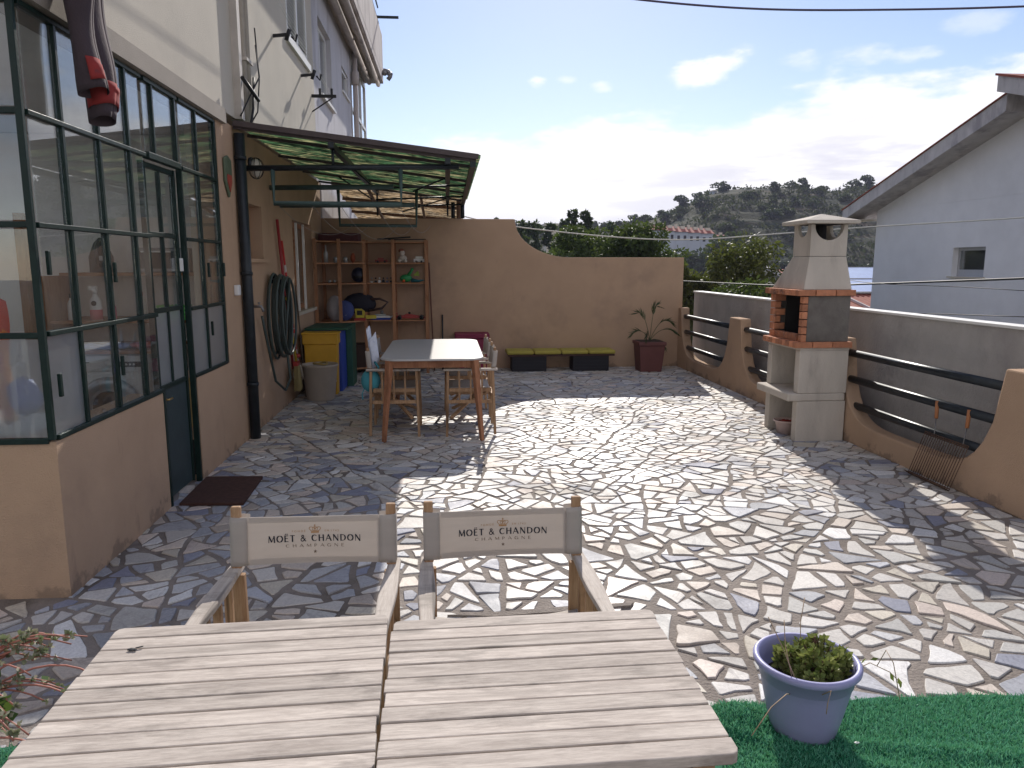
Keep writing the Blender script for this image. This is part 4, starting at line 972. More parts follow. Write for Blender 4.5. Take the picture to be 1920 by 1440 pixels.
# papers and cap on the left chair
pp = MB(); 
def paper(u, v): return (-.715 - .04 * v + .03 * math.sin(u * 5), 7.02 + .27 * u + .02 * v, .60 + .33 * v + .06 * math.sin(u * 6 + 1) * v + .045 * math.sin(u * 9) * (v > .5))
pp.sheet(paper, 12, 12); 
def paper2(u, v): return (-.70 + .06 * u - .03 * v, 6.99 + .03 * u, .62 + .27 * v + .09 * u)
pp.sheet(paper2, 6, 6)
tag(pp.build('papers', mat('printed_paper', (.60, .64, .74), .8, .12, 30, col2=(.35, .40, .58), c2amt=(.60, .68), c2scale=14), solid=.002), 'pale sheets of paper draped over the back of a far director chair', 'papers')
cp = thing('cap', (-.73, 6.93, .52), 'teal cloth cap hanging from the chair back below the papers', 'cap')
b = MB(4); b.sphere((-.72, 6.94, .53), .095, (.95, .7, 1.15), 14, jit=.03); b.build('crown_cloth', mat('teal_cloth', (.06, .28, .34), .9, .12, 10), cp)
b = MB(); b.tube([(-.78, 6.93, .46), (-.80, 6.90, .41), (-.79, 6.89, .36)], .006, 5); b.tube([(-.66, 6.92, .62), (-.64, 6.9, .66), (-.68, 6.96, .70)], .012, 5); b.build('strap', MATS['teal_cloth'], cp)

# ================================================================ BRICK BARBECUE
bq = thing('barbecue', (3.35, 6.7, 0), 'masonry barbecue with orange brick ledges and a tapered chimney against the low wall', 'barbecue')
bx0, bx1, by0, by1 = 3.13, 3.585, 6.38, 7.05
b = MB(); b.box(bx0, bx1, by0, by0 + .09, .0, .375); b.box(bx0, bx1, by1 - .09, by1, .0, .375); b.box(bx1 - .05, bx1, by0 + .09, by1 - .09, .0, .375)
b.box(bx0, bx1 , by0, by0 + .09, .447, .835); b.box(bx0, bx1, by1 - .09, by1, .447, .835); b.box(bx1 - .05, bx1, by0 + .09, by1 - .09, .447, .835)
b.build('base_block', M_bbq, bq, bevel=.006)
b = MB(); b.box(bx0 - .09, bx1 - .01, by0 - .004, by1 + .02, .376, .446); b.build('shelf', M_bbq, bq, bevel=.012)
b = MB(); b.box(bx0, bx1, by0, by1, .836, .86); b.build('hearth_slab', M_bbq, bq)
n = 10
for zz in (.861, 1.322):
    br = MB(int(zz * 10))
    for k in range(n):
        ya = by0 - .02 + (by1 - by0 + .04) * k / n; yc_ = ya + (by1 - by0 + .04) / n - .006
        br.box(bx0 - .055, bx0 + .10, ya, yc_, zz, zz + .052)
    for k in range(2):
        xa = bx0 + .106 + k * .185; br.box(xa, xa + .178, by0 - .025, by0 + .08, zz, zz + .052)
        br.box(xa, xa + .178, by1 - .08, by1 + .025, zz, zz + .052)
    br.box(bx1 - .085, bx1 + .005, by0 + .083, by1 - .083, zz, zz + .05)
    br.build('brick_ledge', M_brick, bq, bevel=.004)
b = MB(); b.box(bx0 + .05, bx1 - .015, by0 + .004, by0 + .05, .914, 1.321); b.box(bx0 + .05, bx1 - .015, by1 - .05, by1 - .004, .914, 1.321); b.box(bx1 - .06, bx1 - .015, by0 + .05, by1 - .05, .914, 1.321); b.build('firebox_panel', M_bbqdark, bq, bevel=.004)
for side in (0, 1):
    b = MB(9 + side)
    for k in range(6):
        z = .914 + k * .068; ya = by0 + .0 if side == 0 else by1 - .105; dl = .045 if k % 2 else 0
        b.box(bx0 + .0, bx0 + .10 + dl, ya, ya + .105 if side else ya + .0, z, z + .06) if False else None
        if side == 0: b.box(bx0 + .0, bx0 + .048, by0 + .002, by0 + .062, z, z + .06)
        else: b.box(bx0 + .0, bx0 + .06 + dl, by1 - .105, by1 - .0505, z, z + .06); b.box(bx0, bx0 + .048, by1 - .05, by1 - .002, z, z + .06)
    b.build('firebox_brick', M_brick, bq, bevel=.003)
b = MB(4)
for k in range(5): b.box(bx0 + .005, bx0 + .05, by0 + .11 + k * .092, by0 + .196 + k * .092, .914, .975)
b.build('firebox_brick', M_brick, bq, bevel=.003)
b = MB(); b.box(bx1 - .075, bx1 - .061, by0 + .1, by1 - .11, .9135, 1.32); b.box(bx0 + .052, bx1 - .08, by0 + .052, by0 + .060, .9135, 1.32); b.box(bx0 + .11, bx1 - .08, by1 - .112, by1 - .106, .9135, 1.32); b.box(bx0 + .06, bx1 - .08, by0 + .062, by1 - .12, 1.312, 1.320); b.box(bx0 + .05, bx1 - .08, by0 + .11, by1 - .115, .9137, .925); b.build('soot_lining', M_soot, bq)
# hood
def frust(b, lo, hi):
    vs = [(lo[0], lo[2], lo[4]), (lo[1], lo[2], lo[4]), (lo[1], lo[3], lo[4]), (lo[0], lo[3], lo[4]), (hi[0], hi[2], hi[4]), (hi[1], hi[2], hi[4]), (hi[1], hi[3], hi[4]), (hi[0], hi[3], hi[4])]
    b.add(vs, [(3, 2, 1, 0), (4, 5, 6, 7), (0, 1, 5, 4), (1, 2, 6, 5), (2, 3, 7, 6), (3, 0, 4, 7)])
b = MB(); frust(b, (3.13, 3.575, 6.385, 7.03, 1.375), (3.197, 3.535, 6.445, 6.775, 1.665)); b.build('hood', M_bbq, bq, bevel=.006)
b = MB()
cx0, cx1, cy0, cy1 = 3.197, 3.535, 6.447, 6.775
# chimney block with half-moon vents near the top: built of four walls with arched notches
def vent_wall(a0, a1, t0, t1, ax):
    mid = (a0 + a1) / 2; rr = (a1 - a0) * .39; top = 1.945
    pts = [(a0, 1.668), (a1, 1.668), (a1, top), (mid + rr, top)] + [(mid + rr * math.cos(k * PI / 14), top - .012 - rr * .95 * math.sin(k * PI / 14)) for k in range(0, 15)] + [(mid - rr, top), (a0, top)]
    b.prism(pts, ax, t0, t1)
vent_wall(cx0, cx1, cy0, cy0 + .035, 'y'); vent_wall(cx0, cx1, cy1 - .035, cy1, 'y')
vent_wall(cy0 + .036, cy1 - .036, cx0, cx0 + .035, 'x'); vent_wall(cy0 + .036, cy1 - .036, cx1 - .035, cx1, 'x')
b.build('chimney', M_bbq, bq, bevel=.003)
b = MB(); b.box(cx0 + .03, cx1 - .03, cy0 + .04, cy1 - .04, 1.945, 1.949); b.lathe([(.05, 1.67), (.05, 1.944)], (3.365, 6.61, 0), 14); b.build('flue', M_soot, bq)
b = MB(); e = .085
b.box(cx0 - e, cx1 + e - .02, cy0 - e, cy1 + e, 1.950, 1.978)
b.add([(cx0 - e, cy0 - e, 1.9785), (cx1 + e - .02, cy0 - e, 1.9785), (cx1 + e - .02, cy1 + e, 1.9785), (cx0 - e, cy1 + e, 1.9785), ((cx0 + cx1) / 2, (cy0 + cy1) / 2, 2.045)], [(0, 1, 4), (1, 2, 4), (2, 3, 4), (3, 0, 4), (3, 2, 1, 0)])
b.build('chimney_cap', M_bbq, bq, bevel=.004)
b = MB()
b.lathe([(.0, .003), (.075, .003), (.10, .12), (.118, .125), (.118, .137), (.104, .137), (.095, .12), (.07, .02), (0, .02)], (3.20, 6.72, 0), 24); o = b.build('basin', mat('pinkish_plastic', (.55, .42, .38), .5, .05, 8)); tag(o, 'small pale basin on the ground inside the open base of the barbecue', 'basin')
b = MB(2)
for k in range(9): b.sphere((3.20 + b.r.uniform(-.05, .05), 6.72 + b.r.uniform(-.05, .05), .105 + b.r.uniform(0, .03)), .026, (1, 1, .8), 8, jit=.1)
tag(b.build('red_contents', mat('dark_red', (.22, .03, .02), .7, .2, 20)), 'dark red scraps heaped in the pale basin', 'scraps')

# grill rack hung on the rails
gr = thing('grill_rack', (3.55, 5.0, 0), 'rusty wire grill with two wooden handles hung on the dark rails', 'grill')
b = MB()
def gp(u, v): return Vector((3.585 - .075 * v, 5.225 - .475 * u + .055 * v, .352 - .335 * v))
for k in range(19): b.tube([gp(k / 18, 0), gp(k / 18, 1)], .0028, 5)
for v in (0, .04, .96, 1): b.tube([gp(0, v), gp(1, v)], .004, 6)
for k in range(19): b.tube([gp(k / 18, 1) + Vector((-.0, 0, 0)), gp(k / 18, .93) + Vector((-.04, 0, 0))], .0025, 5)
b.tube([gp(0, .93) + Vector((-.04, 0, 0)), gp(1, .93) + Vector((-.04, 0, 0))], .004, 6)
b.build('wire_grid', M_rust, gr)
for u, lean in ((.22, .035), (.88, .02)):
    p = gp(u, 0); b = MB(); b.tube([p, p + Vector((.035, lean * 1.3, .11))], .004, 6); b.build('rod', M_greymetal, gr)
    b = MB(); b.tube([p + Vector((.035, lean * 1.3, .11)), p + Vector((.06, lean * 2.4, .235))], [.013, .015], 10); b.build('handle', mat('orange_handle', (.42, .17, .07), .6, .1, 15), gr)

# ================================================================ POTS AND PLANTS
def leafquads(rng, centers, dirs, sizes, asp=.5):
    """many diamond leaves; centres (n,3), dirs (n,3) along the leaf"""
    n = len(centers); c = np.asarray(centers); d = np.asarray(dirs, dtype=float); d /= np.linalg.norm(d, axis=1, keepdims=True) + 1e-9
    up = rng.normal(size=(n, 3)); s_ = np.cross(d, up); s_ /= np.linalg.norm(s_, axis=1, keepdims=True) + 1e-9
    L = np.asarray(sizes)[:, None]
    V = np.stack([c, c + d * L * .5 + s_ * L * asp * .5, c + d * L, c + d * L * .5 - s_ * L * asp * .5], axis=1)
    return V.reshape(-1, 3), np.arange(n * 4).reshape(n, 4)

pot = thing('flower_pot', (1.2, 2.262, 0), 'large lilac plastic pot standing on the green mat beside the tables', 'plant pot')
M_lilac = mat('lilac_plastic', (.33, .33, .56), .42, .06, 5, .08, 60, col2=(.28, .28, .46), c2amt=(.5, .8), c2scale=3, spec=.45)
b = MB(); b.lathe([(0, .0), (.098, .0), (.104, .004), (.125, .09), (.142, .17), (.149, .205), (.150, .207), (.1525, .209), (.158, .245), (.168, .248), (.174, .256), (.175, .268), (.168, .276), (.158, .275), (.152, .262), (.146, .22), (.135, .17), (0, .168)], (1.2, 2.262, .008), 64); b.build('pot_body', M_lilac, pot)
b = MB(3); b.sheet(lambda u, v: (1.2 + .140 * (1 - v * .999) * math.cos(u * 2 * PI), 2.262 + .140 * (1 - v * .999) * math.sin(u * 2 * PI), .197 + .008 * math.sin(u * 21) * v), 24, 4); b.build('soil', M_soil, pot)
pl = thing('succulent', (1.22, 2.27, .2), 'bushy green jade-leaved plant growing in the lilac pot with dry stems', 'plant')
rng = np.random.default_rng(4)
M_jade = leaf_mat('jade_leaf', (.12, .17, .04), (.36, .38, .13), .3, .4); M_twig = mat('brown_twig', (.10, .055, .035), .8, .2, 30); M_pinkstem = mat('pink_stem', (.42, .17, .13), .6, .15, 20)
cs, ds, ss = [], [], []
r = random.Random(9); bst = MB(2)
for k in range(74):
    a = r.uniform(0, 2 * PI); rr = r.random() ** .6 * .078 * (1 + .35 * math.sin(a * 3 + 1)); bx, by = 1.235 + rr * math.cos(a) * 1.15, 2.262 + rr * math.sin(a)
    h = .035 + .095 * r.random() * (1.2 - rr / .12); tip = Vector((bx + .02 * math.cos(a), by + .02 * math.sin(a), .205 + h)); bst.tube([(bx * .6 + 1.22 * .4, by * .6 + 2.262 * .4, .19), tip], [.003, .002], 5)
    for lv in range(4):
        for q in range(5):
            t = q * 2 * PI / 5 + lv * .6; cs.append(tip - Vector((0, 0, .009 * lv))); ds.append((math.cos(t), math.sin(t), .75 - .28 * lv)); ss.append(r.uniform(.018, .028))
for k in range(3):  # the taller sprig at the back right
    tip = Vector((1.285 + .016 * k, 2.31 - .012 * k, .30 + .02 * (1 - k)))
    bst.tube([(1.26, 2.29, .2), tip], [.004, .002], 5)
    for lv in range(4):
        for q in range(5): t = q * 2 * PI / 5 + lv * .6; cs.append(tip - Vector((0, 0, .012 * lv))); ds.append((math.cos(t), math.sin(t), .6 - .2 * lv)); ss.append(.021)
# thick little leaves: each a small bent pair of quads
V, F = leafquads(rng, [tuple(c) for c in cs], ds, ss, .75)
npmesh('leaves', V, F, M_jade, pl, rnd=np.repeat(rng.random(len(F)), 1))
bst.tube([(1.225, 2.29, .19), (1.232, 2.30, .26), (1.245, 2.30, .335)], [.007, .006, .004], 6); bst.tube([(1.232, 2.30, .26), (1.212, 2.31, .30)], [.005, .003], 6); bst.tube([(1.24, 2.3, .30), (1.252, 2.295, .325)], .003, 5); bst.tube([(1.225, 2.29, .2), (1.20, 2.28, .28)], [.005, .003], 5)
bst.build('stems', M_twig, pl)
b = MB(5)
for pts in ([(1.11, 2.18, .2), (1.03, 2.05, .285), (.95, 1.98, .29), (.88, 1.95, .22)], [(1.15, 2.2, .2), (1.08, 2.2, .36), (1.05, 2.25, .44)], [(1.30, 2.24, .21), (1.40, 2.22, .275), (1.46, 2.20, .25), (1.50, 2.2, .21)], [(1.42, 2.21, .27), (1.44, 2.20, .33), (1.45, 2.17, .30), (1.47, 2.15, .18)],
            [(1.17, 2.15, .2), (1.185, 2.07, .275), (1.165, 2.05, .245), (1.163, 2.05, .21)], [(1.14, 2.22, .2), (1.12, 2.26, .33), (1.13, 2.3, .40)], [(1.2, 2.3, .2), (1.22, 2.36, .36), (1.25, 2.4, .43)]):
    b.tube([Vector(pts[0])] + [Vector(p) for p in pts[1:]], .0016, 5)
b.build('dry_stalks', mat('straw', (.42, .30, .20), .8, .15, 20), pl)
cs = [(1.37, 2.225, .27), (1.40, 2.22, .285), (1.46, 2.2, .25), (1.49, 2.2, .23), (1.5, 2.2, .215)]; V, F = leafquads(rng, cs, [(.5, .2, .3), (1, 0, .2), (.5, 0, -1), (.3, -.3, -1), (.2, .1, -1)], [.03, .03, .04, .035, .03], .45)
npmesh('trailing_leaves', V, F, M_jade, pl, rnd=rng.random(len(F)))

# red-stemmed succulent at the left edge
rp = thing('trailing_plant', (-1.42, 2.1, 0), 'red-stemmed trailing succulent with grey-green leaves spilling in at the left edge', 'plant')
b = MB(7)
def curve(p0, p1, p2, n=10): p0, p1, p2 = Vector(p0), Vector(p1), Vector(p2); return [(p0 * (1 - t) ** 2 + p1 * 2 * t * (1 - t) + p2 * t * t) for t in np.linspace(0, 1, n)]
r = random.Random(21); cs, ds, ss = [], [], []
stems = [curve((-1.45, 2.15, .30), (-1.2, 2.2, .50), (-1.03, 2.16, .36)), curve((-1.45, 2.15, .3), (-1.25, 2.18, .44), (-1.06, 2.12, .30)), curve((-1.42, 2.0, .25), (-1.25, 2.02, .36), (-1.08, 1.98, .24))]
for k in range(26):
    a = r.uniform(-.9, 1.0); L = r.uniform(.12, .33); z0 = r.uniform(.28, .46)
    stems.append(curve((-1.46 + r.uniform(-.05, .03), 2.12 + r.uniform(-.1, .12), .27), (-1.36, 2.13 + .15 * math.sin(a), z0 + .12), (-1.46 + L * math.cos(a * .6), 2.12 + L * math.sin(a), z0)))
for s_ in stems:
    b.tube(s_, [.0042 - .002 * i / len(s_) for i in range(len(s_))], 5)
b.build('red_stems', M_pinkstem, rp)
for si, s_ in enumerate(stems):
    for k in range(3 if si < 3 else 7):
        p = s_[r.randrange(3, len(s_))] if si >= 3 else s_[r.choice([2, 3, 7, 9])]
        for q in range(6): cs.append(tuple(p)); ds.append((r.gauss(0, 1), r.gauss(0, 1), r.gauss(.4, .7))); ss.append(r.uniform(.012, .026))
V, F = leafquads(rng, cs, ds, ss, .7); npmesh('leaves', V, F, leaf_mat('grey_green_leaf', (.20, .24, .14), (.42, .38, .30), .2), rp, rnd=rng.random(len(F)))
cs, ds, ss = [], [], []
for k in range(160):
    cs.append((-1.44 + r.gauss(0, .06), 2.1 + r.gauss(0, .09), .22 + r.random() * .14)); ds.append((r.gauss(.3, 1), r.gauss(0, 1), r.gauss(.1, .5))); ss.append(r.uniform(.03, .06))
V, F = leafquads(rng, cs, ds, ss, .85); npmesh('broad_leaves', V, F, leaf_mat('broad_green_leaf', (.05, .10, .03), (.10, .17, .05), .25), rp, rnd=rng.random(len(F)))
b = MB(); b.lathe([(0, .0), (.11, .0), (.15, .22), (.165, .225), (.165, .25), (.145, .25), (.14, .23), (0, .22)], (-1.50, 2.1, .01), 32)
tag(b.build('flower_pot', mat('terracotta', (.36, .15, .09), .85, .15, 8, .2, 80)), 'terracotta pot at the left edge holding the red-stemmed plant', 'plant pot')
b = MB(); b.tube(curve((-1.55, 1.95, .02), (-1.42, 2.2, .12), (-1.33, 2.22, .03)), .004, 5); tag(b.build('dry_twig', M_pinkstem), 'dry pinkish twig lying on the mat at the lower left', 'twig')

# palm pot in the far corner
pp_ = thing('palm_pot', (3.03, 11.0, 0), 'dark red square-sided pot in the far right corner', 'plant pot')
b = MB(); frust(b, (2.86, 3.18, 10.84, 11.16, .0), (2.83, 3.22, 10.81, 11.19, .40)); b.box(2.815, 3.235, 10.795, 11.205, .401, .455); b.build('pot_body', mat('dark_red_clay', (.15, .055, .05), .6, .12, 6), pp_, bevel=.01)
b = MB(); b.box(2.85, 3.2, 10.83, 11.17, .4555, .46); b.build('soil', M_soil, pp_)
pm = thing('palm', (3.03, 11.0, .46), 'sparse young palm with a few drooping fronds in the dark red pot', 'plant')
cs, ds, ss = [], [], []; b = MB(3)
for (ax, ay, az_, dn) in ((-.17, 0, .44, .02), (.10, .05, .55, .03), (.30, 0, .38, .1), (.34, -.1, .26, .12), (-.26, -.05, .22, .1), (.24, .1, .06, .14), (-.10, -.2, .18, .1)):
    pts = curve((3.03, 11.0, .46), (3.03 + ax * .5, 11 + ay * .5, .46 + az_), (3.03 + ax, 11 + ay, .46 + az_ - dn), 12); b.tube(pts, .0045, 5)
    for i in range(5, 12):
        p = pts[i]; d_ = (pts[i] - pts[i - 1]).normalized()
        for s in (-1, 1):
            for q in range(2): cs.append(tuple(p)); ds.append(tuple(d_ * 1.1 + Vector((s * .45 * abs(d_.z) + r.gauss(0, .1), s * .5, -.25)))); ss.append(r.uniform(.11, .17))
b.build('frond_stem', mat('palm_stem', (.10, .12, .05), .7, .1, 10), pm)
V, F = leafquads(rng, cs, ds, ss, .10); npmesh('leaflets', V, F, leaf_mat('palm_leaf', (.035, .06, .03), (.08, .11, .05), .2), pm, rnd=rng.random(len(F)))

# ================================================================ ARTIFICIAL GRASS
gm = thing('artificial_grass_mat', (0, 1.6, 0), 'bright green artificial grass mat under the tables and the lilac pot', 'mat')
def grass_edge(x): return 2.40 + .012 * math.sin(x * 5) + .006 * math.sin(x * 17)
def grass_z(x, y):
    z = .022
    d_ = math.hypot((x - 1.0) / .12, (y - 2.33) / .09); z += .045 * math.exp(-d_ * d_)
    q = (y - 2.12 + .22 * (x - 1.5)); z += .012 * math.exp(-(q / .03) ** 2) * (1 if x > 1.1 else 0)
    q = (y - 2.22 + .5 * (x - 1.0)); z += .010 * math.exp(-(q / .025) ** 2)
    return z
M_grassback = mat('mat_backing', (.015, .13, .07), .9, .15, 20)
b = MB(); b.sheet(lambda u, v: (-3.0 + 7.5 * u if False else -3 + 7.0 * u, (lambda xx: grass_edge(xx) - v * 1.6)(-3 + 7.0 * u), grass_z(-3 + 7.0 * u, grass_edge(-3 + 7.0 * u) - v * 1.6) - .004), 240, 60); b.build('backing', M_grassback, gm)
def blades():
    rg = np.random.default_rng(12); P = []
    for (xa, xb, ya, yb, n) in ((.85, 2.6, 1.7, 2.41, 52000), (-1.9, -.95, 1.7, 2.41, 9000), (2.6, 4, .9, 2.41, 8000), (-.95, .85, .9, 2.41, 7000)):
        x = rg.uniform(xa, xb, n); y = rg.uniform(ya, yb, n); P.append(np.stack([x, y], 1))
    P = np.concatenate(P); e = 2.40 + .012 * np.sin(P[:, 0] * 5) + .006 * np.sin(P[:, 0] * 17); P = P[P[:, 1] < e]
    z = np.array([grass_z(float(a), float(c)) for a, c in P]) - .006; n = len(P)
    base = np.column_stack([P, z]); lean = rg.normal(0, .007, (n, 2)); h = rg.uniform(.010, .018, n); wd = rg.uniform(.0012, .0022, n); an = rg.uniform(0, 2 * np.pi, n)
    sx = np.stack([np.cos(an) * wd, np.sin(an) * wd, np.zeros(n)], 1); tip = base + np.column_stack([lean, h])
    V = np.stack([base - sx, base + sx, tip + sx * .5, tip - sx * .5], 1).reshape(-1, 3)
    o = npmesh('grass_blades', V, np.arange(4 * n).reshape(n, 4), leaf_mat('plastic_grass', (.04, .30, .16), (.22, .60, .42), .3, .28), gm, rnd=rg.random(n)); o['kind'] = 'stuff'
blades()

b = MB(); b.sphere((1.33, 2.145, .036), .009, (1.3, .6, .3), 8, jit=.1); tag(b.build('petal', M_white), 'tiny pale petal lying on the green mat beside the lilac pot', 'petal')
# ================================================================ DOOR MAT
b = MB(8); b.prism([(-1.80, 4.955), (-1.375, 4.93), (-1.40, 5.575), (-1.82, 5.60)], 'z', .006, .028)
tag(b.build('door_mat', mat('coir_mat', (.085, .04, .03), .98, .25, 30, .9, 260), bevel=.006), 'dark brown door mat lying in front of the green glazed door', 'door mat')

# ================================================================ LAUNDRY ROOM CONTENTS
wm = thing('washing_machine', (-2.8, 6.4, .03), 'white front-loading washing machine behind the glazing, left of the door', 'washing machine')
b = MB(); b.box(-3.10, -2.50, 6.42, 7.0, .03, .86); b.build('body', M_white, wm, bevel=.012)
b = MB(); b.box(-3.09, -2.51, 6.405, 6.419, .72, .85); b.build('control_panel', M_whitepvc, wm, bevel=.004)
b = MB(); b.box(-2.72, -2.55, 6.398, 6.404, .755, .80); pnl = b.build('display', M_black, wm)
b = MB(); 
for k in range(3): b.box(-2.67 + k * .03, -2.655 + k * .03, 6.394, 6.397, .77, .785)
b.build('display_marks', M_white, pnl)
Rx = Matrix.Rotation(R(90), 4, 'X')
b = MB(); b.lathe([(.0, .0), (.028, .0), (.028, .02), (0, .02)], (-2.80, 6.404, .785), 20, M=Rx); b.build('dial', M_whitepvc, wm)
b = MB(); b.box(-3.06, -2.96, 6.398, 6.404, .79, .797); b.build('drawer_line', M_black, wm)
b = MB(); b.lathe([(.16, .0), (.245, .0), (.255, .02), (.235, .05), (.175, .055), (.16, .03)], (-2.82, 6.419, .42), 40, M=Rx); dw = b.build('door_ring', mat('chrome_grey', (.45, .46, .48), .3, .05, 5, metal=.5), wm)
b = MB(); b.lathe([(.0, .05), (.10, .045), (.16, .02)], (-2.82, 6.419, .42), 32, M=Rx); b.build('door_glass', M_black, dw)
ct = thing('wooden_counter', (-3, 6.7, .88), 'orange-brown wooden counter and shelves above the washing machine', 'shelf')
b = MB(); b.box(-3.35, -2.42, 6.36, 7.19, .868, .895); b.build('worktop', M_pinex, ct)
b = MB(); b.box(-3.35, -2.25, 6.62, 7.19, 1.10, 1.125); b.build('shelf', M_pinex, ct)
b = MB(); b.box(-3.30, -2.15, 6.75, 7.19, 1.50, 1.525); b.build('shelf', M_pinex, ct)
b = MB(); b.box(-3.42, -3.36, 6.36, 6.46, .03, 2.0); b.build('post', M_pine, ct)
b = MB(); b.box(-3.4, -3.36, 6.5, 7.19, .03, 1.5); b.build('side_panel', M_pine, ct)
def bottle(name, x, y, z, h, rr, m, mc, label, cat='bottle', spray=False, grp='bottles on the laundry shelf'):
    t = thing(name, (x, y, z), label, cat, grp)
    b = MB(); b.lathe([(0, 0), (rr, 0), (rr, h * .05), (rr, h * .55), (rr * .9, h * .66), (rr * .38, h * .80), (rr * .36, h * .86)], (x, y, z), 16, sy=.7); b.build('body', m, t)
    b = MB(); b.lathe([(rr * .42, h * .86), (rr * .42, h), (0, h)], (x, y, z), 12)
    if spray: b.box(x - .05, x + .02, y - .012, y + .012, z + h * .97, z + h * 1.1)
    b.build('cap', mc, t); return t
o = bottle('spray_bottle', -2.99, 6.68, 1.126, .26, .05, M_white, M_white, 'white trigger spray bottle with a pink-red lower half on the laundry shelf', 'spray bottle', True)
b = MB(); b.lathe([(.0515, .002), (.0515, .09)], (-2.99, 6.68, 1.126), 16, sy=.72); b.build('label_band', mat('pink_red', (.55, .10, .14), .4, .05, 5), o)
b = MB(); b.lathe([(.016, 0), (.022, 0), (.022, .003)], (-2.99, 6.645, 1.27), 16, M=Rx); b.build('round_mark', M_black, o)
bottle('pink_bottle', -2.86, 6.68, 1.126, .18, .035, M_pink, M_white, 'pink bottle with white cap beside the spray bottle')
bottle('clear_bottle', -2.62, 6.7, 1.126, .24, .04, mat('clear_plastic', (.5, .5, .48), .2, .05, 5), M_red, 'pale clear bottle with a red cap, right on the laundry shelf')
bottle('small_white_bottle', -3.2, 6.7, 1.126, .22, .032, M_white, M_black, 'slim white bottle with dark cap at the left of the laundry shelf')
o = thing('iron', (-3.0, 6.9, 1.53), 'dark steam iron standing upright on the upper laundry shelf', 'iron')
b = MB(); b.prism([(-3.10, 1.527), (-2.90, 1.527), (-2.90, 1.66), (-2.95, 1.78), (-3.0, 1.83), (-3.05, 1.78), (-3.10, 1.66)], 'y', 6.86, 6.90); b.build('sole', M_black, o, bevel=.008)
b = MB(); b.tube([(-3, 6.85, 1.58), (-3, 6.80, 1.62), (-3, 6.80, 1.74), (-3, 6.85, 1.79)], .016, 8); b.build('handle', M_black, o); b = MB(); b.box(-3.02, -2.98, 6.852, 6.858, 1.63, 1.67); b.build('tag', M_white, o)
o = thing('small_oven', (-2.5, 6.95, 1.53), 'grey countertop oven on the upper laundry shelf', 'oven')
b = MB(); b.box(-2.70, -2.25, 6.86, 7.15, 1.527, 1.74); b.build('body', M_greymetal, o, bevel=.01); b = MB(); b.box(-2.67, -2.38, 6.85, 6.858, 1.56, 1.71); b.build('door', M_black, o); b = MB(); b.box(-2.65, -2.40, 6.835, 6.845, 1.70, 1.712); b.build('handle', M_white, o)
o = thing('green_basket', (-2.36, 6.72, 1.13), 'bright green perforated plastic basket at the right end of the laundry shelf', 'basket')
b = MB()
for k in range(8): b.box(-2.47 + k * .03, -2.455 + k * .03, 6.63, 6.635, 1.127, 1.25); b.box(-2.47 + k * .03, -2.455 + k * .03, 6.80, 6.805, 1.127, 1.25)
for z in (1.127, 1.165, 1.20, 1.235): b.box(-2.475, -2.24, 6.6275, 6.638, z, z + .016); b.box(-2.475, -2.465, 6.638, 6.81, z, z + .016); b.box(-2.25, -2.24, 6.638, 6.81, z, z + .016)
b.build('basket_lattice', mat('bright_green', (.06, .45, .06), .4, .05, 5), o)
b = MB(3); b.sheet(lambda u, v: (-3.05 + .38 * u, 6.42 + .25 * v, .90 + .02 * math.sin(u * 9) * math.sin(v * 5) + .015), 14, 8); tag(b.build('blue_cloth', mat('blue_cloth', (.22, .28, .50), .9, .1, 10), solid=.02), 'folded pale blue cloth on the counter above the washing machine', 'cloth')
b = MB(3); b.sphere((-2.56, 6.52, .925), .09, (1.2, 1, .35), 14, jit=.04); tag(b.build('red_bowl_cloth', M_red), 'crumpled red cloth at the right end of the counter', 'cloth')
b = MB(); b.sheet(lambda u, v: (-4.4 + .9 * u, 5.6 + .03 * math.sin(u * 60), .6 + 1.5 * v), 160, 4); tag(b.build('curtain', mat('grey_curtain', (.16, .15, .16), .9, .1, 10), solid=.004), 'grey pleated curtain deep in the laundry room, at the left edge', 'curtain')
o = thing('shopping_bag', (-2.6, 4.3, .9), 'crumpled red and orange bag behind the glass at the left edge', 'bag')
b = MB(3); b.box(-3.2, -2.16, 3.85, 4.2, .60, .8); b.box(-3.2, -2.16, 3.85, 4.3, .03, .6); o2 = b.build('storage_cabinet', M_whitepaint); tag(o2, 'low white cabinet just behind the corner glazing', 'cabinet')
b = MB(3); b.sheet(lambda u, v: (-2.25 - .62 * u, 3.90 + .05 * math.sin(u * 7) + .02 * math.sin(v * 9 + u * 4), .82 + (.58 + .02 * math.sin(u * 13)) * v), 20, 12)
b.build('bag_body', mat('red_orange_print', (.62, .05, .02), .45, .08, 5, col2=(.85, .30, .03), c2amt=(.48, .56), c2scale=3.2), o, solid=.16)
bag_b = MB(3); bag_b.sphere((-2.10, 3.85, .95), .09, (.9, .5, 1.0), 12, jit=.16); tag(bag_b.build('blue_bundle', M_blue), 'dark blue bundle behind the frosted corner pane', 'bundle')

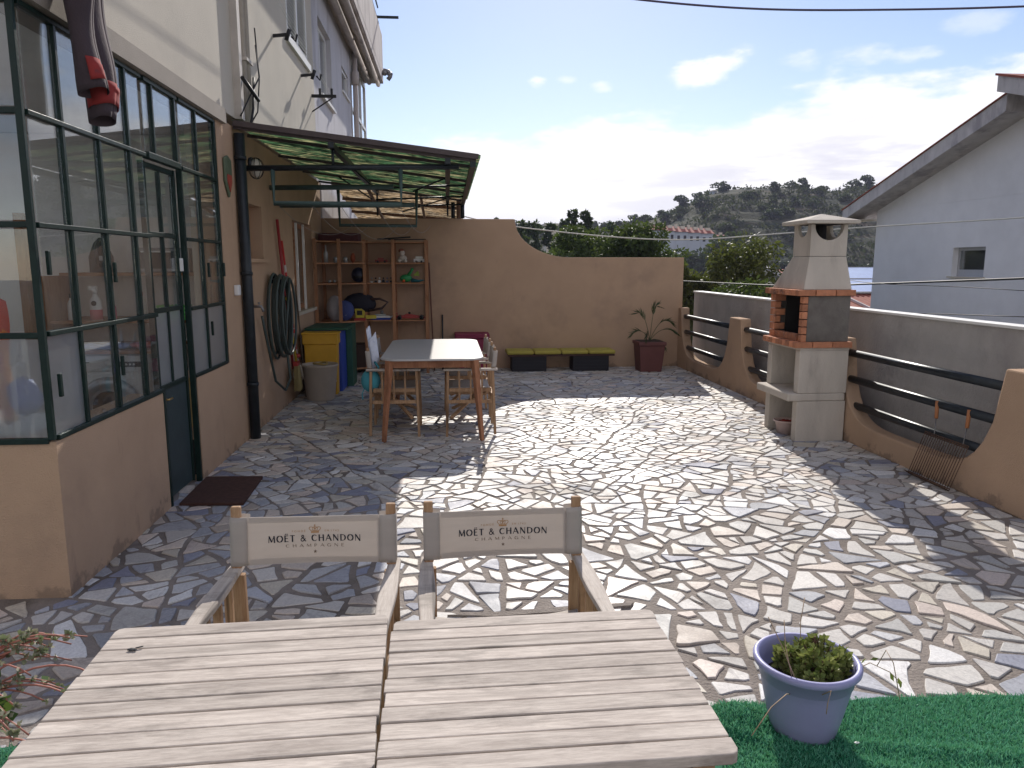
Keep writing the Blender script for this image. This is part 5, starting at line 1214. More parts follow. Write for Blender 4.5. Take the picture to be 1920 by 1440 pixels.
# ================================================================ SHELVES AT THE FAR WALL
sh = thing('wooden_shelving', (-1.2, 11.1, 0), 'open pine shelving with toys and clutter in the far left corner', 'shelving')
Zs = [1.90, 1.60, 1.315, .775, .09]
def post(x, y): b = MB(int(x * 100) % 97); b.box(x - .022, x + .022, y - .022, y + .022, 0, 1.945); b.build('post', M_pine, sh)
posts_f = [(-1.80, 10.55), (-1.50, 10.72), (-1.185, 11.02), (-.775, 11.02), (-.30, 11.02)]
for p in posts_f: post(*p)
for x in (-1.82, -1.185, -.775, -.30): post(x, 11.41)
for z in Zs:
    b = MB(int(z * 50)); b.box(-1.16, -.322, 11.02, 11.43, z, z + .018); b.build('shelf_board', M_pinex, sh)
    b = MB(int(z * 70)); b.prism([(-1.80, 10.575), (-1.50, 10.745), (-1.163, 11.0), (-1.163, 11.43), (-1.835, 11.43), (-1.835, 10.58)], 'z', z + .0005, z + .0185); b.build('shelf_board', M_pinex, sh)
def S(name, label, cat, parts, grp='things on the far shelving'):
    """small shelf item: one mesh, or an Empty with one mesh per part"""
    if len(parts) == 1: o = parts[0][1].build(parts[0][0], parts[0][2]); o.name = name; tag(o, label, cat, grp); return o
    c = parts[0][1].v; loc = (sum(p[0] for p in c) / len(c), sum(p[1] for p in c) / len(c), min(p[2] for p in c)); t = thing(name, loc, label, cat, grp)
    for n_, b_, m_ in parts: b_.build(n_, m_, t)
    return t
z1, z2, z3, z4, z5 = [z + .019 for z in (1.60, 1.315, .775, .09, 1.90)]
M_gl = mat('dusty_glass', (.36, .38, .38), .15, .1, 8, spec=.8)
S('glass_bottle', 'tall clear glass bottle at the top left of the far shelving', 'bottle', [('glass_bottle', MB().lathe([(0, 0), (.03, 0), (.03, .13), (.012, .17), (.012, .24)], (-1.69, 10.8, z1), 12), M_gl)])
for k, (x, lab) in enumerate(((-1.58, 'small jar just right of the tall glass bottle'), (-1.44, 'small jar nearest the second post, top shelf'))):
    S('glass_jar', lab, 'jar', [('glass_jar', MB().lathe([(0, 0), (.028, 0), (.03, .06), (.02, .08)], (x, 10.95, z1), 12), M_gl)])
S('orange_watering_toy', 'dull orange toy behind the second post on the top shelf', 'toy', [('orange_watering_toy', MB(3).sphere((-1.36, 11.15, z1 + .07), .06, (.6, .6, 1.2), 10, jit=.1), mat('dull_orange', (.40, .10, .04), .6, .1, 8))])
S('wooden_strip', 'short pale wooden strip lying on the top shelf', 'strip', [('wooden_strip', MB().box(-1.33, -1.2, 11.08, 11.11, z1, z1 + .02), M_pinex)])
b1 = MB().box(-1.04, -.86, 11.12, 11.2, z1 + .012, z1 + .045); b2 = MB().box(-1.0, -.92, 11.125, 11.195, z1 + .046, z1 + .07); b3 = MB()
for x in (-1.0, -.9):
    for y in (11.115, 11.2): b3.lathe([(0, 0), (.016, 0), (.016, .012), (0, .012)], (x, y, z1 + .016), 10, M=Rx)
S('toy_car', 'small dull red toy car on the top shelf, centre bay', 'toy car', [('body', b1, mat('dull_red', (.28, .05, .04), .5, .1, 8)), ('cabin', b2, MATS['dull_red']), ('wheels', b3, M_black)])
S('stuffed_toy', 'brown and white plush figure on the top shelf, right bay', 'toy', [('body', MB(2).sphere((-.645, 11.15, z1 + .055), .06, (1.1, .8, 1), 12), mat('plush_white', (.55, .50, .44), .95, .1, 20)), ('head', MB(2).sphere((-.65, 11.13, z1 + .14), .042, n=12), MATS['plush_white']), ('cap', MB(2).sphere((-.66, 11.14, z1 + .172), .043, (1, 1, .75), 12), mat('plush_brown', (.25, .09, .05), .95, .1, 20)), ('feet', MB().sphere((-.69, 11.08, z1 + .025), .028).sphere((-.60, 11.08, z1 + .025), .028), MATS['plush_white'])])
b3 = MB()
for x in (-.44, -.37): b3.lathe([(0, 0), (.016, 0), (.016, .07), (0, .07)], (x, 11.16, z1 + .016), 10, M=Rx)
S('toy_van', 'small white toy van at the right end of the top shelf', 'toy car', [('body', MB().box(-.48, -.33, 11.09, 11.16, z1 + .012, z1 + .055), M_white), ('cabin', MB().box(-.455, -.35, 11.095, 11.155, z1 + .056, z1 + .09), M_gl), ('wheels', b3, M_black)])
S('helmet', 'round dark helmet on the second shelf beside the third post', 'helmet', [('shell', MB().sphere((-1.28, 11.1, z2 + .11), .105, (1, 1, 1.05), 16), mat('navy_shell', (.02, .025, .05), .4, .1, 8)), ('visor', MB().sphere((-1.28, 11.075, z2 + .08), .09, (.95, 1, .5), 14), M_black)])
for k, (x, lab) in enumerate(((-1.66, 'glinting trinket at the far left of the second shelf'), (-1.59, 'glinting trinket second from the left on the second shelf'))):
    S('trinket', lab, 'trinket', [('trinket', MB(k).sphere((x, 10.85, z2 + .025), .022, (1, 1, 1), 8, jit=.15), M_gl)])
rr = random.Random(31)
for k, nm in enumerate(('first', 'second', 'third', 'fourth', 'fifth', 'sixth')):
    x = -1.09 + k * .055; c_ = (MATS['dusty_glass'], M_black, M_white, M_black, mat('dull_blue', (.10, .14, .22), .5, .1, 8), M_black)[k]
    S('figurine', nm + ' from the left in the row of tiny figures, centre bay of the second shelf', 'figurine', [('body', MB(k).box(x - .018, x + .018, 11.08, 11.11, z2, z2 + rr.uniform(.025, .05)), c_), ('head', MB(k).sphere((x, 11.095, z2 + .062), .013, n=8), c_)])
bt = MB(4).sphere((-.60, 11.12, z2 + .06), .07, (1.3, .7, .8), 12, jit=.05); S('toy_dinosaur', 'green plastic toy creature with a long tail on the second shelf, right bay', 'toy', [('body', bt, M_green), ('neck', MB().tube([(-.58, 11.12, z2 + .08), (-.52, 11.1, z2 + .16), (-.50, 11.08, z2 + .20)], [.03, .02, .022], 8), M_green), ('tail', MB().tube([(-.52, 11.12, z2 + .03), (-.42, 11.1, z2 + .02), (-.34, 11.08, z2 + .035)], [.035, .02, .008], 8), mat('teal_plastic', (.03, .16, .20), .45, .1, 8)), ('crest', MB().prism([(-.5, z2 + .1), (-.42, z2 + .17), (-.40, z2 + .09)], 'y', 11.1, 11.12), mat('lime', (.25, .35, .04), .5, .1, 8)), ('ball', MB().sphere((-.63, 11.06, z2 + .022), .022), mat('orange_plastic', (.6, .12, .03), .5, .1, 8))])
b = MB(6); b.sphere((-1.60, 10.85, z3 + .18), .16, (.75, .7, 1.15), 16, jit=.04); S('white_bag', 'bulging pale bag on the third shelf, far left', 'bag', [('white_bag', b, mat('pale_bag', (.34, .32, .33), .8, .15, 12))])
b = MB(6); b.sphere((-1.46, 10.86, z3 + .15), .13, (1.0, .5, 1.1), 16, jit=.05); S('blue_bag', 'dark blue patterned bag between the first two posts, third shelf', 'bag', [('blue_bag', b, mat('blue_bag_cloth', (.05, .07, .22), .7, .2, 12, col2=(.35, .38, .45), c2amt=(.6, .66), c2scale=16))])
b = MB(6); b.sphere((-1.27, 11.05, z3 + .24), .20, (1.2, .7, .75), 16, jit=.05); S('dark_bag', 'black rucksack slumped across the third shelf', 'bag', [('body', b, mat('black_cloth', (.018, .018, .03), .8, .2, 12)), ('handle', MB().tube([(-1.15, 10.98, z3 + .30), (-.98, 10.98, z3 + .31), (-.86, 10.98, z3 + .26), (-.95, 10.98, z3 + .17), (-1.13, 10.98, z3 + .14)], .018, 8), mat('dark_brown_plastic', (.06, .035, .03), .5, .1, 8))])
S('toy_excavator', 'yellow toy vehicle with a window on the third shelf', 'toy', [('cab', MB().prism([(-1.32, z3 + .04), (-1.2, z3 + .04), (-1.19, z3 + .13), (-1.23, z3 + .17), (-1.33, z3 + .17)], 'y', 10.93, 11.0), mat('toy_yellow', (.55, .45, .05), .5, .1, 8)), ('window', MB().box(-1.30, -1.225, 10.925, 10.929, z3 + .08, z3 + .145), M_black), ('tracks', MB().box(-1.34, -1.18, 10.92, 11.01, z3, z3 + .035), M_red), ('arm', MB().bar((-1.18, 10.96, z3 + .05), (-1.03, 10.97, z3 + .05), .05, .05), MATS['toy_yellow'])])
b = MB().prism([(-1.14, z3 + .03), (-.82, z3 + .03), (-.80, z3 + .055), (-1.16, z3 + .055)], 'y', 11.06, 11.14)
S('toy_boat', 'white and blue toy boat on the third shelf, centre bay', 'toy boat', [('hull', b, M_white), ('keel', MB().prism([(-1.11, z3), (-.84, z3), (-.825, z3 + .029), (-1.135, z3 + .029)], 'y', 11.07, 11.13), M_blue), ('deckhouse', MB().box(-1.06, -.90, 11.075, 11.125, z3 + .056, z3 + .085), M_gl), ('funnel', MB().lathe([(.022, 0), (.022, .05)], (-.96, 11.1, z3 + .085), 10), M_greymetal)])
b3 = MB()
for x in (-.70, -.38):
    for y in (11.03, 11.17): b3.lathe([(0, 0), (.032, 0), (.032, .03), (0, .03)], (x, y, z3 + .033), 14, M=Rx)
S('toy_racing_car', 'red toy racing car with white wheel hubs on the third shelf, right bay', 'toy car', [('body', MB().prism([(-.76, z3 + .02), (-.33, z3 + .02), (-.33, z3 + .04), (-.42, z3 + .055), (-.52, z3 + .075), (-.60, z3 + .085), (-.66, z3 + .06), (-.75, z3 + .06)], 'y', 11.06, 11.13), M_red), ('wheels', b3, M_black), ('hubs', MB().lathe([(0, 0), (.014, 0)], (-.70, 10.998, z3 + .033), 10, M=Rx).lathe([(0, 0), (.014, 0)], (-.38, 10.998, z3 + .033), 10, M=Rx), M_white), ('wing', MB().box(-.78, -.73, 11.04, 11.15, z3 + .085, z3 + .095), M_red), ('driver', MB().sphere((-.56, 11.095, z3 + .095), .02, n=8), M_black)])
S('suitcase', 'dark brown case on the bottom shelf behind the blue box', 'suitcase', [('body', MB().box(-1.62, -1.2, 10.95, 11.3, z4, z4 + .33), mat('dark_brown', (.06, .035, .03), .7, .2, 10)), ('handle', MB().tube([(-1.48, 10.93, z4 + .30), (-1.47, 10.91, z4 + .36), (-1.36, 10.91, z4 + .36), (-1.35, 10.93, z4 + .30)], .012, 8), M_black)])
S('red_toy_box', 'red and yellow toy low in the right bay, just above the table edge', 'toy', [('body', MB().prism([(-.72, .35), (-.40, .35), (-.45, .48), (-.58, .50), (-.68, .42)], 'y', 11.1, 11.22), M_red), ('cab', MB().box(-.50, -.42, 11.05, 11.099, .40, .50), M_yellow)])
b = MB(); b.bar((-1.0, 11.15, 1.955), (-.1 - .42, 11.1, 1.985), .05, .02); b.bar((-.85, 11.2, 1.95), (-.30, 11.2, 1.955), .04, .015); tag(b.build('dark_strips', M_black), 'dark strips lying on top of the far shelving', 'strips')
b = MB(4); b.box(-1.80, -1.25, 10.9, 11.3, 1.92, 2.03); tag(b.build('flat_box', mat('dark_red_box', (.09, .03, .035), .8, .2, 8)), 'flat dark red box on top of the shelving, far left', 'box')

# blue box with the yellow crate, planter, magenta chest, bench
o = thing('blue_box', (-1.6, 10, 0), 'blue storage box with a green lid below the shelving', 'box')
b = MB(); b.box(-1.76, -1.335, 9.50, 10.3, .0, .78); b.build('body', M_blue, o, bevel=.01); b = MB(); b.box(-1.78, -1.25, 9.47, 10.33, .781, .81); b.box(-1.333, -1.25, 9.9, 10.3, 0, .78); b.build('lid', mat('dark_green', (.02, .09, .06), .5, .1, 8), o, bevel=.006)
o = thing('yellow_crate', (-1.56, 9.3, 0), 'yellow plastic bin standing in front of the blue box', 'bin')
b = MB(); frust(b, (-1.74, -1.37, 9.26, 9.44, .0), (-1.75, -1.36, 9.25, 9.46, .63)); b.build('body', M_yellow, o, bevel=.008)
b = MB(); b.box(-1.765, -1.345, 9.235, 9.475, .631, .765); b.box(-1.775, -1.335, 9.225, 9.485, .75, .775); b.build('rim_band', M_yellow, o, bevel=.006)
o = thing('round_planter', (-1.52, 8.95, 0), 'large empty beige plastic planter in front of the yellow bin', 'planter')
b = MB(); b.lathe([(0, 0), (.155, 0), (.165, .02), (.205, .40), (.215, .41), (.215, .43), (.198, .43), (.192, .40), (.16, .10), (0, .10)], (-1.52, 8.95, 0), 36); b.build('body', M_beigepl, o)
b = MB(); b.tube([(-1.52 + .08 * math.cos(t), 8.99 + .06 * math.sin(t), .43 + .01 * math.sin(t * 2)) for t in np.linspace(0, 2 * PI, 20)], .012, 6); tag(b.build('yellow_hoop', mat('ochre', (.35, .25, .08), .6, .1, 8)), 'ochre ring resting on the rim of the beige planter', 'ring')
b = MB(); b.box(-1.352, -1.345, 8.99, 9.05, .20, .30); tag(b.build('paper_label', M_white), 'small white label stuck on the right of the beige planter', 'label')
b = MB(3); b.box(-1.80, -1.62, 8.45, 8.75, 0, .0) if False else None
o = thing('magenta_chest', (.37, 11.25, 0), 'dark magenta chest against the far wall behind the dining table', 'chest')
b = MB(); b.box(.12, .60, 11.08, 11.42, .0, .50); b.build('body', mat('magenta', (.22, .02, .06), .6, .1, 8), o, bevel=.01); b = MB(); b.box(.10, .62, 11.06, 11.43, .502, .575); b.build('lid', MATS['magenta'], o, bevel=.015)
be = thing('bench', (1.68, 11.15, 0), 'low bench on dark crates with four yellow cushions along the far wall', 'bench')
b = MB(); b.box(.90, 2.50, 11.0, 11.38, .235, .262); b.build('plank', mat('dark_wood', (.07, .035, .03), .8, .2, 8), be)
for (xa, xb) in ((.95, 1.47), (1.87, 2.42)):
    b = MB(); b.box(xa, xb, 11.03, 11.36, 0, .234)
    cr = b.build('crate', mat('crate_dark', (.018, .018, .025), .6, .15, 8), be, bevel=.006)
    b = MB()
    for k in range(4): b.box(xa + .02, xb - .02, 11.022, 11.029, .03 + k * .052, .055 + k * .052)
    b.build('crate_ribs', MATS['crate_dark'], cr)
M_cush = mat('yellow_cushion', (.40, .34, .07), .85, .12, 8, .3, 120)
for k, nm in enumerate(('leftmost', 'second', 'third', 'rightmost')):
    xa = .87 + k * .412; b = MB(k); b.box(xa, xa + .405, 10.98, 11.38, .266, .322)
    o = b.build('cushion', M_cush, bevel=.022); tag(o, ('%s of the four yellow seat cushions on the low bench' % nm) if k not in (1, 2) else '%s yellow seat cushion from the left on the low bench' % nm, 'cushion', 'yellow cushions on the bench')

# wall hung tools and hose
ho = thing('garden_hose', (-1.80, 8.1, 1.0), 'long grey-green garden hose coiled on a wall hook beside the tap', 'hose')
M_hose = mat('hose_green', (.055, .075, .07), .5, .15, 12)
r = random.Random(4)
for part in range(1):
    b = MB(); pts = []
    for k in range(9):
        cy = 8.02 + r.uniform(-.05, .05); ry = .30 + r.uniform(-.05, .05); rz = .40 + r.uniform(-.05, .05); x = -1.805 + .018 * k + r.uniform(-.004, .004)
        for j in range(28): t = 2 * PI * j / 28 + PI / 2; pts.append((x + .002 * j / 28, cy + ry * math.cos(t), 1.06 + rz * math.sin(t)))
    pts += [(-1.68, 7.9, .8), (-1.70, 8.15, .38), (-1.72, 7.98, .28), (-1.76, 7.72, .42), (-1.79, 7.50, .95), (-1.79, 7.42, 1.10)]
    b.tube(pts, .0135, 7); b.build('hose_coil', M_hose, ho)
b = MB(); b.box(-1.84, -1.66, 8.0, 8.05, 1.40, 1.44); b.build('hook', M_darkmetal, ho)
o = thing('wall_tap', (-1.8, 7.35, 1.2), 'small brass-grey tap on the wall left of the hose', 'tap')
b = MB(); b.tube([(-1.84, 7.33, 1.20), (-1.77, 7.33, 1.20), (-1.75, 7.33, 1.15)], .014, 8); b.build('spout', M_greymetal, o); b = MB(); b.bar((-1.79, 7.30, 1.235), (-1.79, 7.37, 1.235), .014, .01); b.tube([(-1.79, 7.33, 1.2), (-1.79, 7.33, 1.235)], .006, 6); b.build('handle', M_greymetal, o)
def pole(name, label, p0, p1, rr, m, extra=None):
    t = thing(name, p0, label, 'pole' if 'pole' in name else ('mop' if 'mop' in name else 'broom'), 'long-handled tools leaning on the wall'); b = MB(); b.tube([p0, p1], rr, 8); b.build('handle', m, t)
    if extra: extra(t)
    return t
pole('red_pole', 'long dark red pole, tallest of those beside the hose', (-1.79, 8.75, .40), (-1.80, 8.33, 2.07), .016, mat('deep_red', (.32, .03, .035), .5, .1, 8))
def mophead(t):
    b = MB(3); r = random.Random(3)
    for k in range(60):
        a = r.uniform(0, 2 * PI); q = r.uniform(.0, .10); b.tube([(-1.74, 8.78, .52), (-1.74 + q * .5 * math.cos(a), 8.78 + q * math.sin(a), .40), (-1.74 + q * .7 * math.cos(a), 8.78 + 1.3 * q * math.sin(a), .26 + r.uniform(0, .06))], .006, 4, caps=False)
    b.build('mop_strands', mat('mop_yarn', (.38, .33, .26), .95, .15, 20), t)
    b = MB(); b.sphere((-1.74, 8.78, .55), .035, (1, 1, .7)); b.build('socket', M_red, t)
pole('string_mop', 'red and white handled string mop with pale yarn head', (-1.745, 8.78, .55), (-1.79, 8.46, 1.85), .012, mat('white_red_stripe', (.62, .56, .54), .5, .05, 5, col2=(.55, .04, .04), c2amt=(.49, .51), c2scale=5), mophead)
def broomhead(t):
    b = MB(4); r = random.Random(8)
    for k in range(110):
        q = r.uniform(-.1, .1); e = r.uniform(-.02, .02); b.tube([(-1.72 + e, 8.60 + q * .5, .47), (-1.71 + e * 1.5, 8.60 + q, .17 + r.uniform(0, .03))], .003, 4, caps=False)
    b.build('bristles', mat('straw_bristle', (.34, .27, .12), .9, .2, 20), t); b = MB(); b.box(-1.745, -1.695, 8.54, 8.66, .46, .51); b.build('head', M_red, t)
pole('straw_broom', 'straw broom with yellow and black handle, bristles near the ground', (-1.72, 8.60, .50), (-1.78, 8.50, 1.25), .013, mat('yellow_black', (.5, .38, .03), .5, .05, 5, col2=(.02, .02, .02), c2amt=(.48, .5), c2scale=8), broomhead)
pole('thin_pole', 'thin brown pole leaning on the wall below the barred window', (-1.72, 9.1, .0), (-1.80, 9.15, 1.35), .009, M_bark)
pole('corner_pole', 'dark brown pole leaning against the far wall right of the shelving', (-.21, 11.25, 0), (-.27, 11.42, 1.62), .010, mat('brown_pole', (.12, .05, .035), .7, .1, 8))
pole('short_pole', 'short dark stick against the far wall behind the dining table', (-.08, 11.35, 0), (-.08, 11.43, .84), .012, M_black)

# trousers hanging from the upper line, above the left glazing
tr_ = thing('hanging_trousers', (-1.68, 3.9, 2.9), 'grey-mauve trousers with a red patch hanging in front of the top left panes', 'trousers')
M_tr = mat('mauve_cloth', (.060, .043, .050), .95, .15, 6, .3, 90)
def leg(y0, w_, zb, x0, ph, drift):
    def f(u, v):
        a = u * 2 * PI; z = 3.6 - (3.6 - zb) * v; ww = w_ * (1.25 - .30 * v + .05 * math.sin(v * 9 + ph)); th = .055 * (1.1 - .2 * v) + .012 * math.sin(v * 14 + ph)
        return (x0 + th * math.cos(a) + .02 * math.sin(v * 7 + ph) + .005 * math.sin(a * 2 + v * 4), y0 + drift * v * v + ww * math.sin(a) + .006 * math.sin(a * 2 + v * 5), z + .02 * math.cos(a) * (v > .9))
    return f
b = MB(); b.sheet(leg(3.86, .085, 2.40, -1.66, 0, .0), 28, 40); b.build('trouser_leg', M_tr, tr_, solid=.004)
b = MB(); b.sheet(leg(4.01, .115, 2.30, -1.70, 2, .02), 28, 40); b.build('trouser_leg', M_tr, tr_, solid=.004)
M_patch = mat('red_patch', (.26, .03, .028), .95, .2, 10, col2=(.12, .04, .05), c2amt=(.55, .65), c2scale=9)
b = MB(); b.sheet(lambda u, v: (lambda p: (p[0] + .005, p[1], p[2]))(tuple(Vector(leg(4.01, .117, 2.30, -1.695, 2, .02)(-.02 - .40 * 0 + (.52 * u - .26), .875 + .08 * v)))), 14, 5); b.sheet(lambda u, v: (lambda p: (p[0] + .006, p[1] - .012, p[2]))(tuple(Vector(leg(4.01, .119, 2.30, -1.695, 2, .02)((.40 * u + .62), .865 + .09 * v)))), 14, 5); b.build('red_patch', M_patch, tr_, solid=.002)
b = MB(); b.sheet(lambda u, v: (lambda p: (p[0] + .005, p[1] - .006, p[2]))(tuple(Vector(leg(3.86, .087, 2.40, -1.655, 0, 0)((.20 * u + .78), .88 + .09 * v)))), 8, 5); b.build('red_patch', M_patch, tr_, solid=.002)

# ================================================================ NEIGHBOUR'S WHITE HOUSE
nh = thing('neighbour_house', (12, 15, -6), 'white rendered neighbouring house with a pitched roof beyond the right parapet', 'house')
M_nw = mat('neighbour_white_render', (.80, .80, .82), .92, .05, 2, .3, 140, col2=(.72, .72, .74), c2amt=(.5, .75), c2scale=.3, spec=.15)
wy0, wy1, wz0, wz1 = 15.98, 17.07, 1.31, 1.985
b = MB(); wall_holes(b, 12.0, 12.3, sorted([9.6, 20.4, wy0, wy1]), sorted([-9, 3.05, wz0, wz1]), [(wy0, wy1, wz0, wz1)])
b.prism([(9.6, 3.052), (20.4, 3.052), (20.4, 3.15), (15.0, 4.80), (9.6, 3.15)], 'x', 12.0, 12.3)
b.box(12.3, 24, 20.1, 20.4, -9, 3.1); b.box(12.3, 24, 9.6, 9.9, -9, 3.1)
b.build('wall', M_nw, nh)
b = MB(); b.box(12.31, 12.35, 15, 18, 1, 2.3); b.build('room_back', M_dark, nh)
b = MB()
for (a, c) in ((wy0 + .002, wy0 + .07), (wy1 - .07, wy1 - .002)): b.box(12.14, 12.19, a, c, wz0 + .002, wz1 - .002)
b.box(12.14, 12.19, wy0 + .07, wy1 - .07, wz1 - .075, wz1 - .002); b.box(12.13, 12.20, wy0 + .07, wy1 - .07, wz0 + .002, wz0 + .16)
f = b.build('window_frame', mat('grey_aluminium', (.42, .43, .45), .5, .05, 5), nh); b = MB(); b.box(12.16, 12.165, wy0 + .07, wy1 - .07, wz0 + .16, wz1 - .075); b.build('pane', M_glass, f)
b = MB(); b.box(11.93, 12.13, wy0 - .06, wy1 + .06, wz0 - .035, wz0 - .001); b.build('window_sill', M_cream, nh)
M_fascia = mat('weathered_fascia', (.55, .52, .51), .9, .15, 4, .3, 60, col2=(.36, .33, .34), c2amt=(.48, .66), c2scale=2.2, stretch=(1, 1, .4))
sl = (4.98 - 3.13) / (21.17 - 15.13)
def ry(y): return 3.13 + (21.17 - y) * sl
b = MB(); b.prism([(21.17, ry(21.17) - .30), (21.17, ry(21.17)), (15.0, ry(15.0)), (15.0, ry(15.0) - .34)], 'x', 11.4, 24); b.build('roof_slab', M_fascia, nh)
b = MB(); b.prism([(21.20, ry(21.2) + .004), (21.20, ry(21.2) + .03), (15.0, ry(15.0) + .03), (15.0, ry(15.0) + .004)], 'x', 11.37, 24); b.build('roof_tiles', M_roof, nh)
b = MB(); b.prism([(15.05, ry(15.05) + .06), (15.05, ry(15.05) + .38), (8.2, 3.3), (8.2, 2.95)], 'x', 11.2, 24); b.build('roof_slab', M_fascia, nh)
b = MB(); b.prism([(15.10, ry(15.05) + .385), (15.10, ry(15.05) + .43), (8.2, 3.35), (8.2, 3.305)], 'x', 11.17, 24); b.build('roof_tiles', M_roof, nh)
b = MB(); b.box(11.42, 12.0, 20.42, 21.15, 2.80, 2.83); b.build('eave_soffit', M_cream, nh)

# lower house with solar panels
lh = thing('lower_house', (17, 29, -9), 'red-tiled lower house seen between the barbecue and the white house', 'house')
b = MB(); b.box(15, 24, 25.2, 33, -9, -.45); b.build('wall', M_nw, lh)
def tile_roof(b, x0, x1, y0, y1, z0, z1, n=70):
    b.sheet(lambda u, v: (x0 + (x1 - x0) * u, y0 + (y1 - y0) * v, z0 + (z1 - z0) * v + .05 * abs(math.sin(u * (x1 - x0) / .22 * PI))), n, 14)
b = MB(); tile_roof(b, 14.6, 24.4, 24.5, 33.5, -.48, 1.32, 260); b.build('roof', M_roof, lh)
b = MB(); b.box(14.5, 14.7, 25.4, 31.5, -1.4, -1.3) if False else None; b.bar((14.62, 24.5, -.40), (14.62, 33.5, 1.42), .16, .10); b.bar((15.5, 24.5, -.38), (15.5, 33.5, 1.42), .06, .08); b.build('roof_edge', M_fascia, lh)
M_solar = mat('solar_panel_glass', (.66, .72, .85), .42, .08, 4, metal=.7, spec=1.0)
for k, (xa, ya, lab) in enumerate(((15.9, 28.7, 'lower of the two pale shining solar panels on the red roof'), (16.1, 31.1, 'upper of the two pale shining solar panels on the red roof'))):
    z = -.48 + (ya - 24.5) * .2
    o = thing('solar_panel', (xa, ya, z), lab, 'solar panel', 'solar panels on the lower house'); b = MB(); b.add([(xa, ya, z + .12), (xa + 4, ya, z + .12), (xa + 4, ya + 1.6, z + .60), (xa, ya + 1.6, z + .60)], [(0, 1, 2, 3)]); b.build('glass', M_solar, o, solid=.04)
    b = MB(); b.bar((xa, ya, z + .12), (xa + 4, ya, z + .12), .05, .07); b.bar((xa, ya + 1.6, z + .60), (xa + 4, ya + 1.6, z + .60), .05, .07); b.bar((xa, ya, z + .12), (xa, ya + 1.6, z + .60), .05, .07); b.build('frame', M_greymetal, o)

# ================================================================ OVERHEAD CABLES
def cable(name, pts, rr, m, label):
    P_ = [Vector(p) for p in pts]; out = []
    for i in range(len(P_) - 1):
        a = P_[max(i - 1, 0)]; b0 = P_[i]; c = P_[i + 1]; d_ = P_[min(i + 2, len(P_) - 1)]
        for k in range(8):
            t = k / 8; out.append(.5 * ((2 * b0) + (c - a) * t + (2 * a - 5 * b0 + 4 * c - d_) * t * t + (3 * b0 - a - 3 * c + d_) * t ** 3))
    out.append(P_[-1]); b = MB(); b.tube(out, rr, 6); tag(b.build(name, m), label, 'cable', 'overhead cables')
def px2(px, py, y):   # a point in the air at distance y along the terrace seen from the camera station
    fw = Vector(cam.matrix_basis.to_3x3() @ Vector((0, 0, -1))); rt = cam.matrix_basis.to_3x3() @ Vector((1, 0, 0)); up = cam.matrix_basis.to_3x3() @ Vector((0, 1, 0))
    d_ = fw * 1400 + rt * (px - 960) + up * (720 - py); t = y / d_.y; return Vector((0, 0, 1.6)) + d_ * t
cable('overhead_cable', [px2(1000, -30, 7.5), px2(1205, 0, 7.4), px2(1430, 17, 7.3), px2(1680, 18, 7.2), px2(1920, 12, 7.0), px2(2200, -2, 6.8)], .0095, mat('cable_mauve', (.10, .08, .13), .6, .1, 5), 'highest dark cable crossing the sky at the top of the picture')
cable('overhead_cable', [px2(855, 402, 16), px2(960, 424, 15.5), px2(1160, 445, 15), px2(1300, 449, 14.5), px2(1450, 439, 14), px2(1640, 425, 13), px2(1920, 408, 11.8), px2(2200, 385, 11)], .012, M_cablepale, 'pale cable sagging in front of the trees and passing behind the barbecue chimney')
cable('overhead_cable', [px2(1200, 524, 20), px2(1280, 527, 18), px2(1480, 536, 14), px2(1640, 532, 11), px2(1920, 522, 8), px2(2100, 515, 7)], .014, M_cable, 'thick black cable rising to the right just above the parapet')
cable('overhead_cable', [px2(1560, 520, 14), px2(1640, 531, 11), px2(1800, 538, 9.5), px2(1920, 545, 8.5), px2(2100, 556, 8)], .005, M_cable, 'thin dark cable dropping to the right below the thick one')
cable('overhead_cable', [px2(1600, 582, 11), px2(1640, 585, 10.5), px2(1800, 590, 9), px2(1920, 594, 8), px2(2100, 600, 7.5)], .006, M_cable, 'lowest dark cable running just over the parapet capping')

# ================================================================ DISTANT HOUSES
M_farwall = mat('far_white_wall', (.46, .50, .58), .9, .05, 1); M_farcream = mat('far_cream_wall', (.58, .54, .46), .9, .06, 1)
def far_house(x, y, z, w_, dpt, h, rh, label, m, group, flat=False, win=True):
    t = thing('row_house', (x, y, z), label, 'house', group); b = MB(); b.box(x - w_ / 2, x + w_ / 2, y, y + dpt, z - 12, z + h); b.build('wall', m, t)
    if flat: b = MB(); b.box(x - w_ / 2 - .3, x + w_ / 2 + .3, y - .3, y + dpt, z + h + .01, z + h + .35); b.build('roof', M_farcream, t)
    else:
        b = MB(); b.prism([(y - .4, z + h - .1), (y + dpt / 2, z + h + rh), (y + dpt + .4, z + h - .1)], 'x', x - w_ / 2 - .15, x + w_ / 2 + .15); rf = b.build('roof', M_roof, t)
        b = MB(); b.box(x - w_ * .35, x - w_ * .15, y + dpt * .3, y + dpt * .3 + .7, z + h, z + h + rh + .5); b.build('chimney', M_farcream, rf)
        b = MB(); b.box(x + w_ * .1, x + w_ * .42, y + dpt * .25, y + dpt * .6, z + h, z + h + rh * 1.0); b.build('attic', M_farcream, t)
    if win:
        for k in range(2): b = MB(); xx = x - w_ * .25 + k * w_ * .5; b.box(xx - .3, xx + .3, y - .06, y - .01, z + h - 1.9, z + h - .9); b.build('window', M_dark, t)
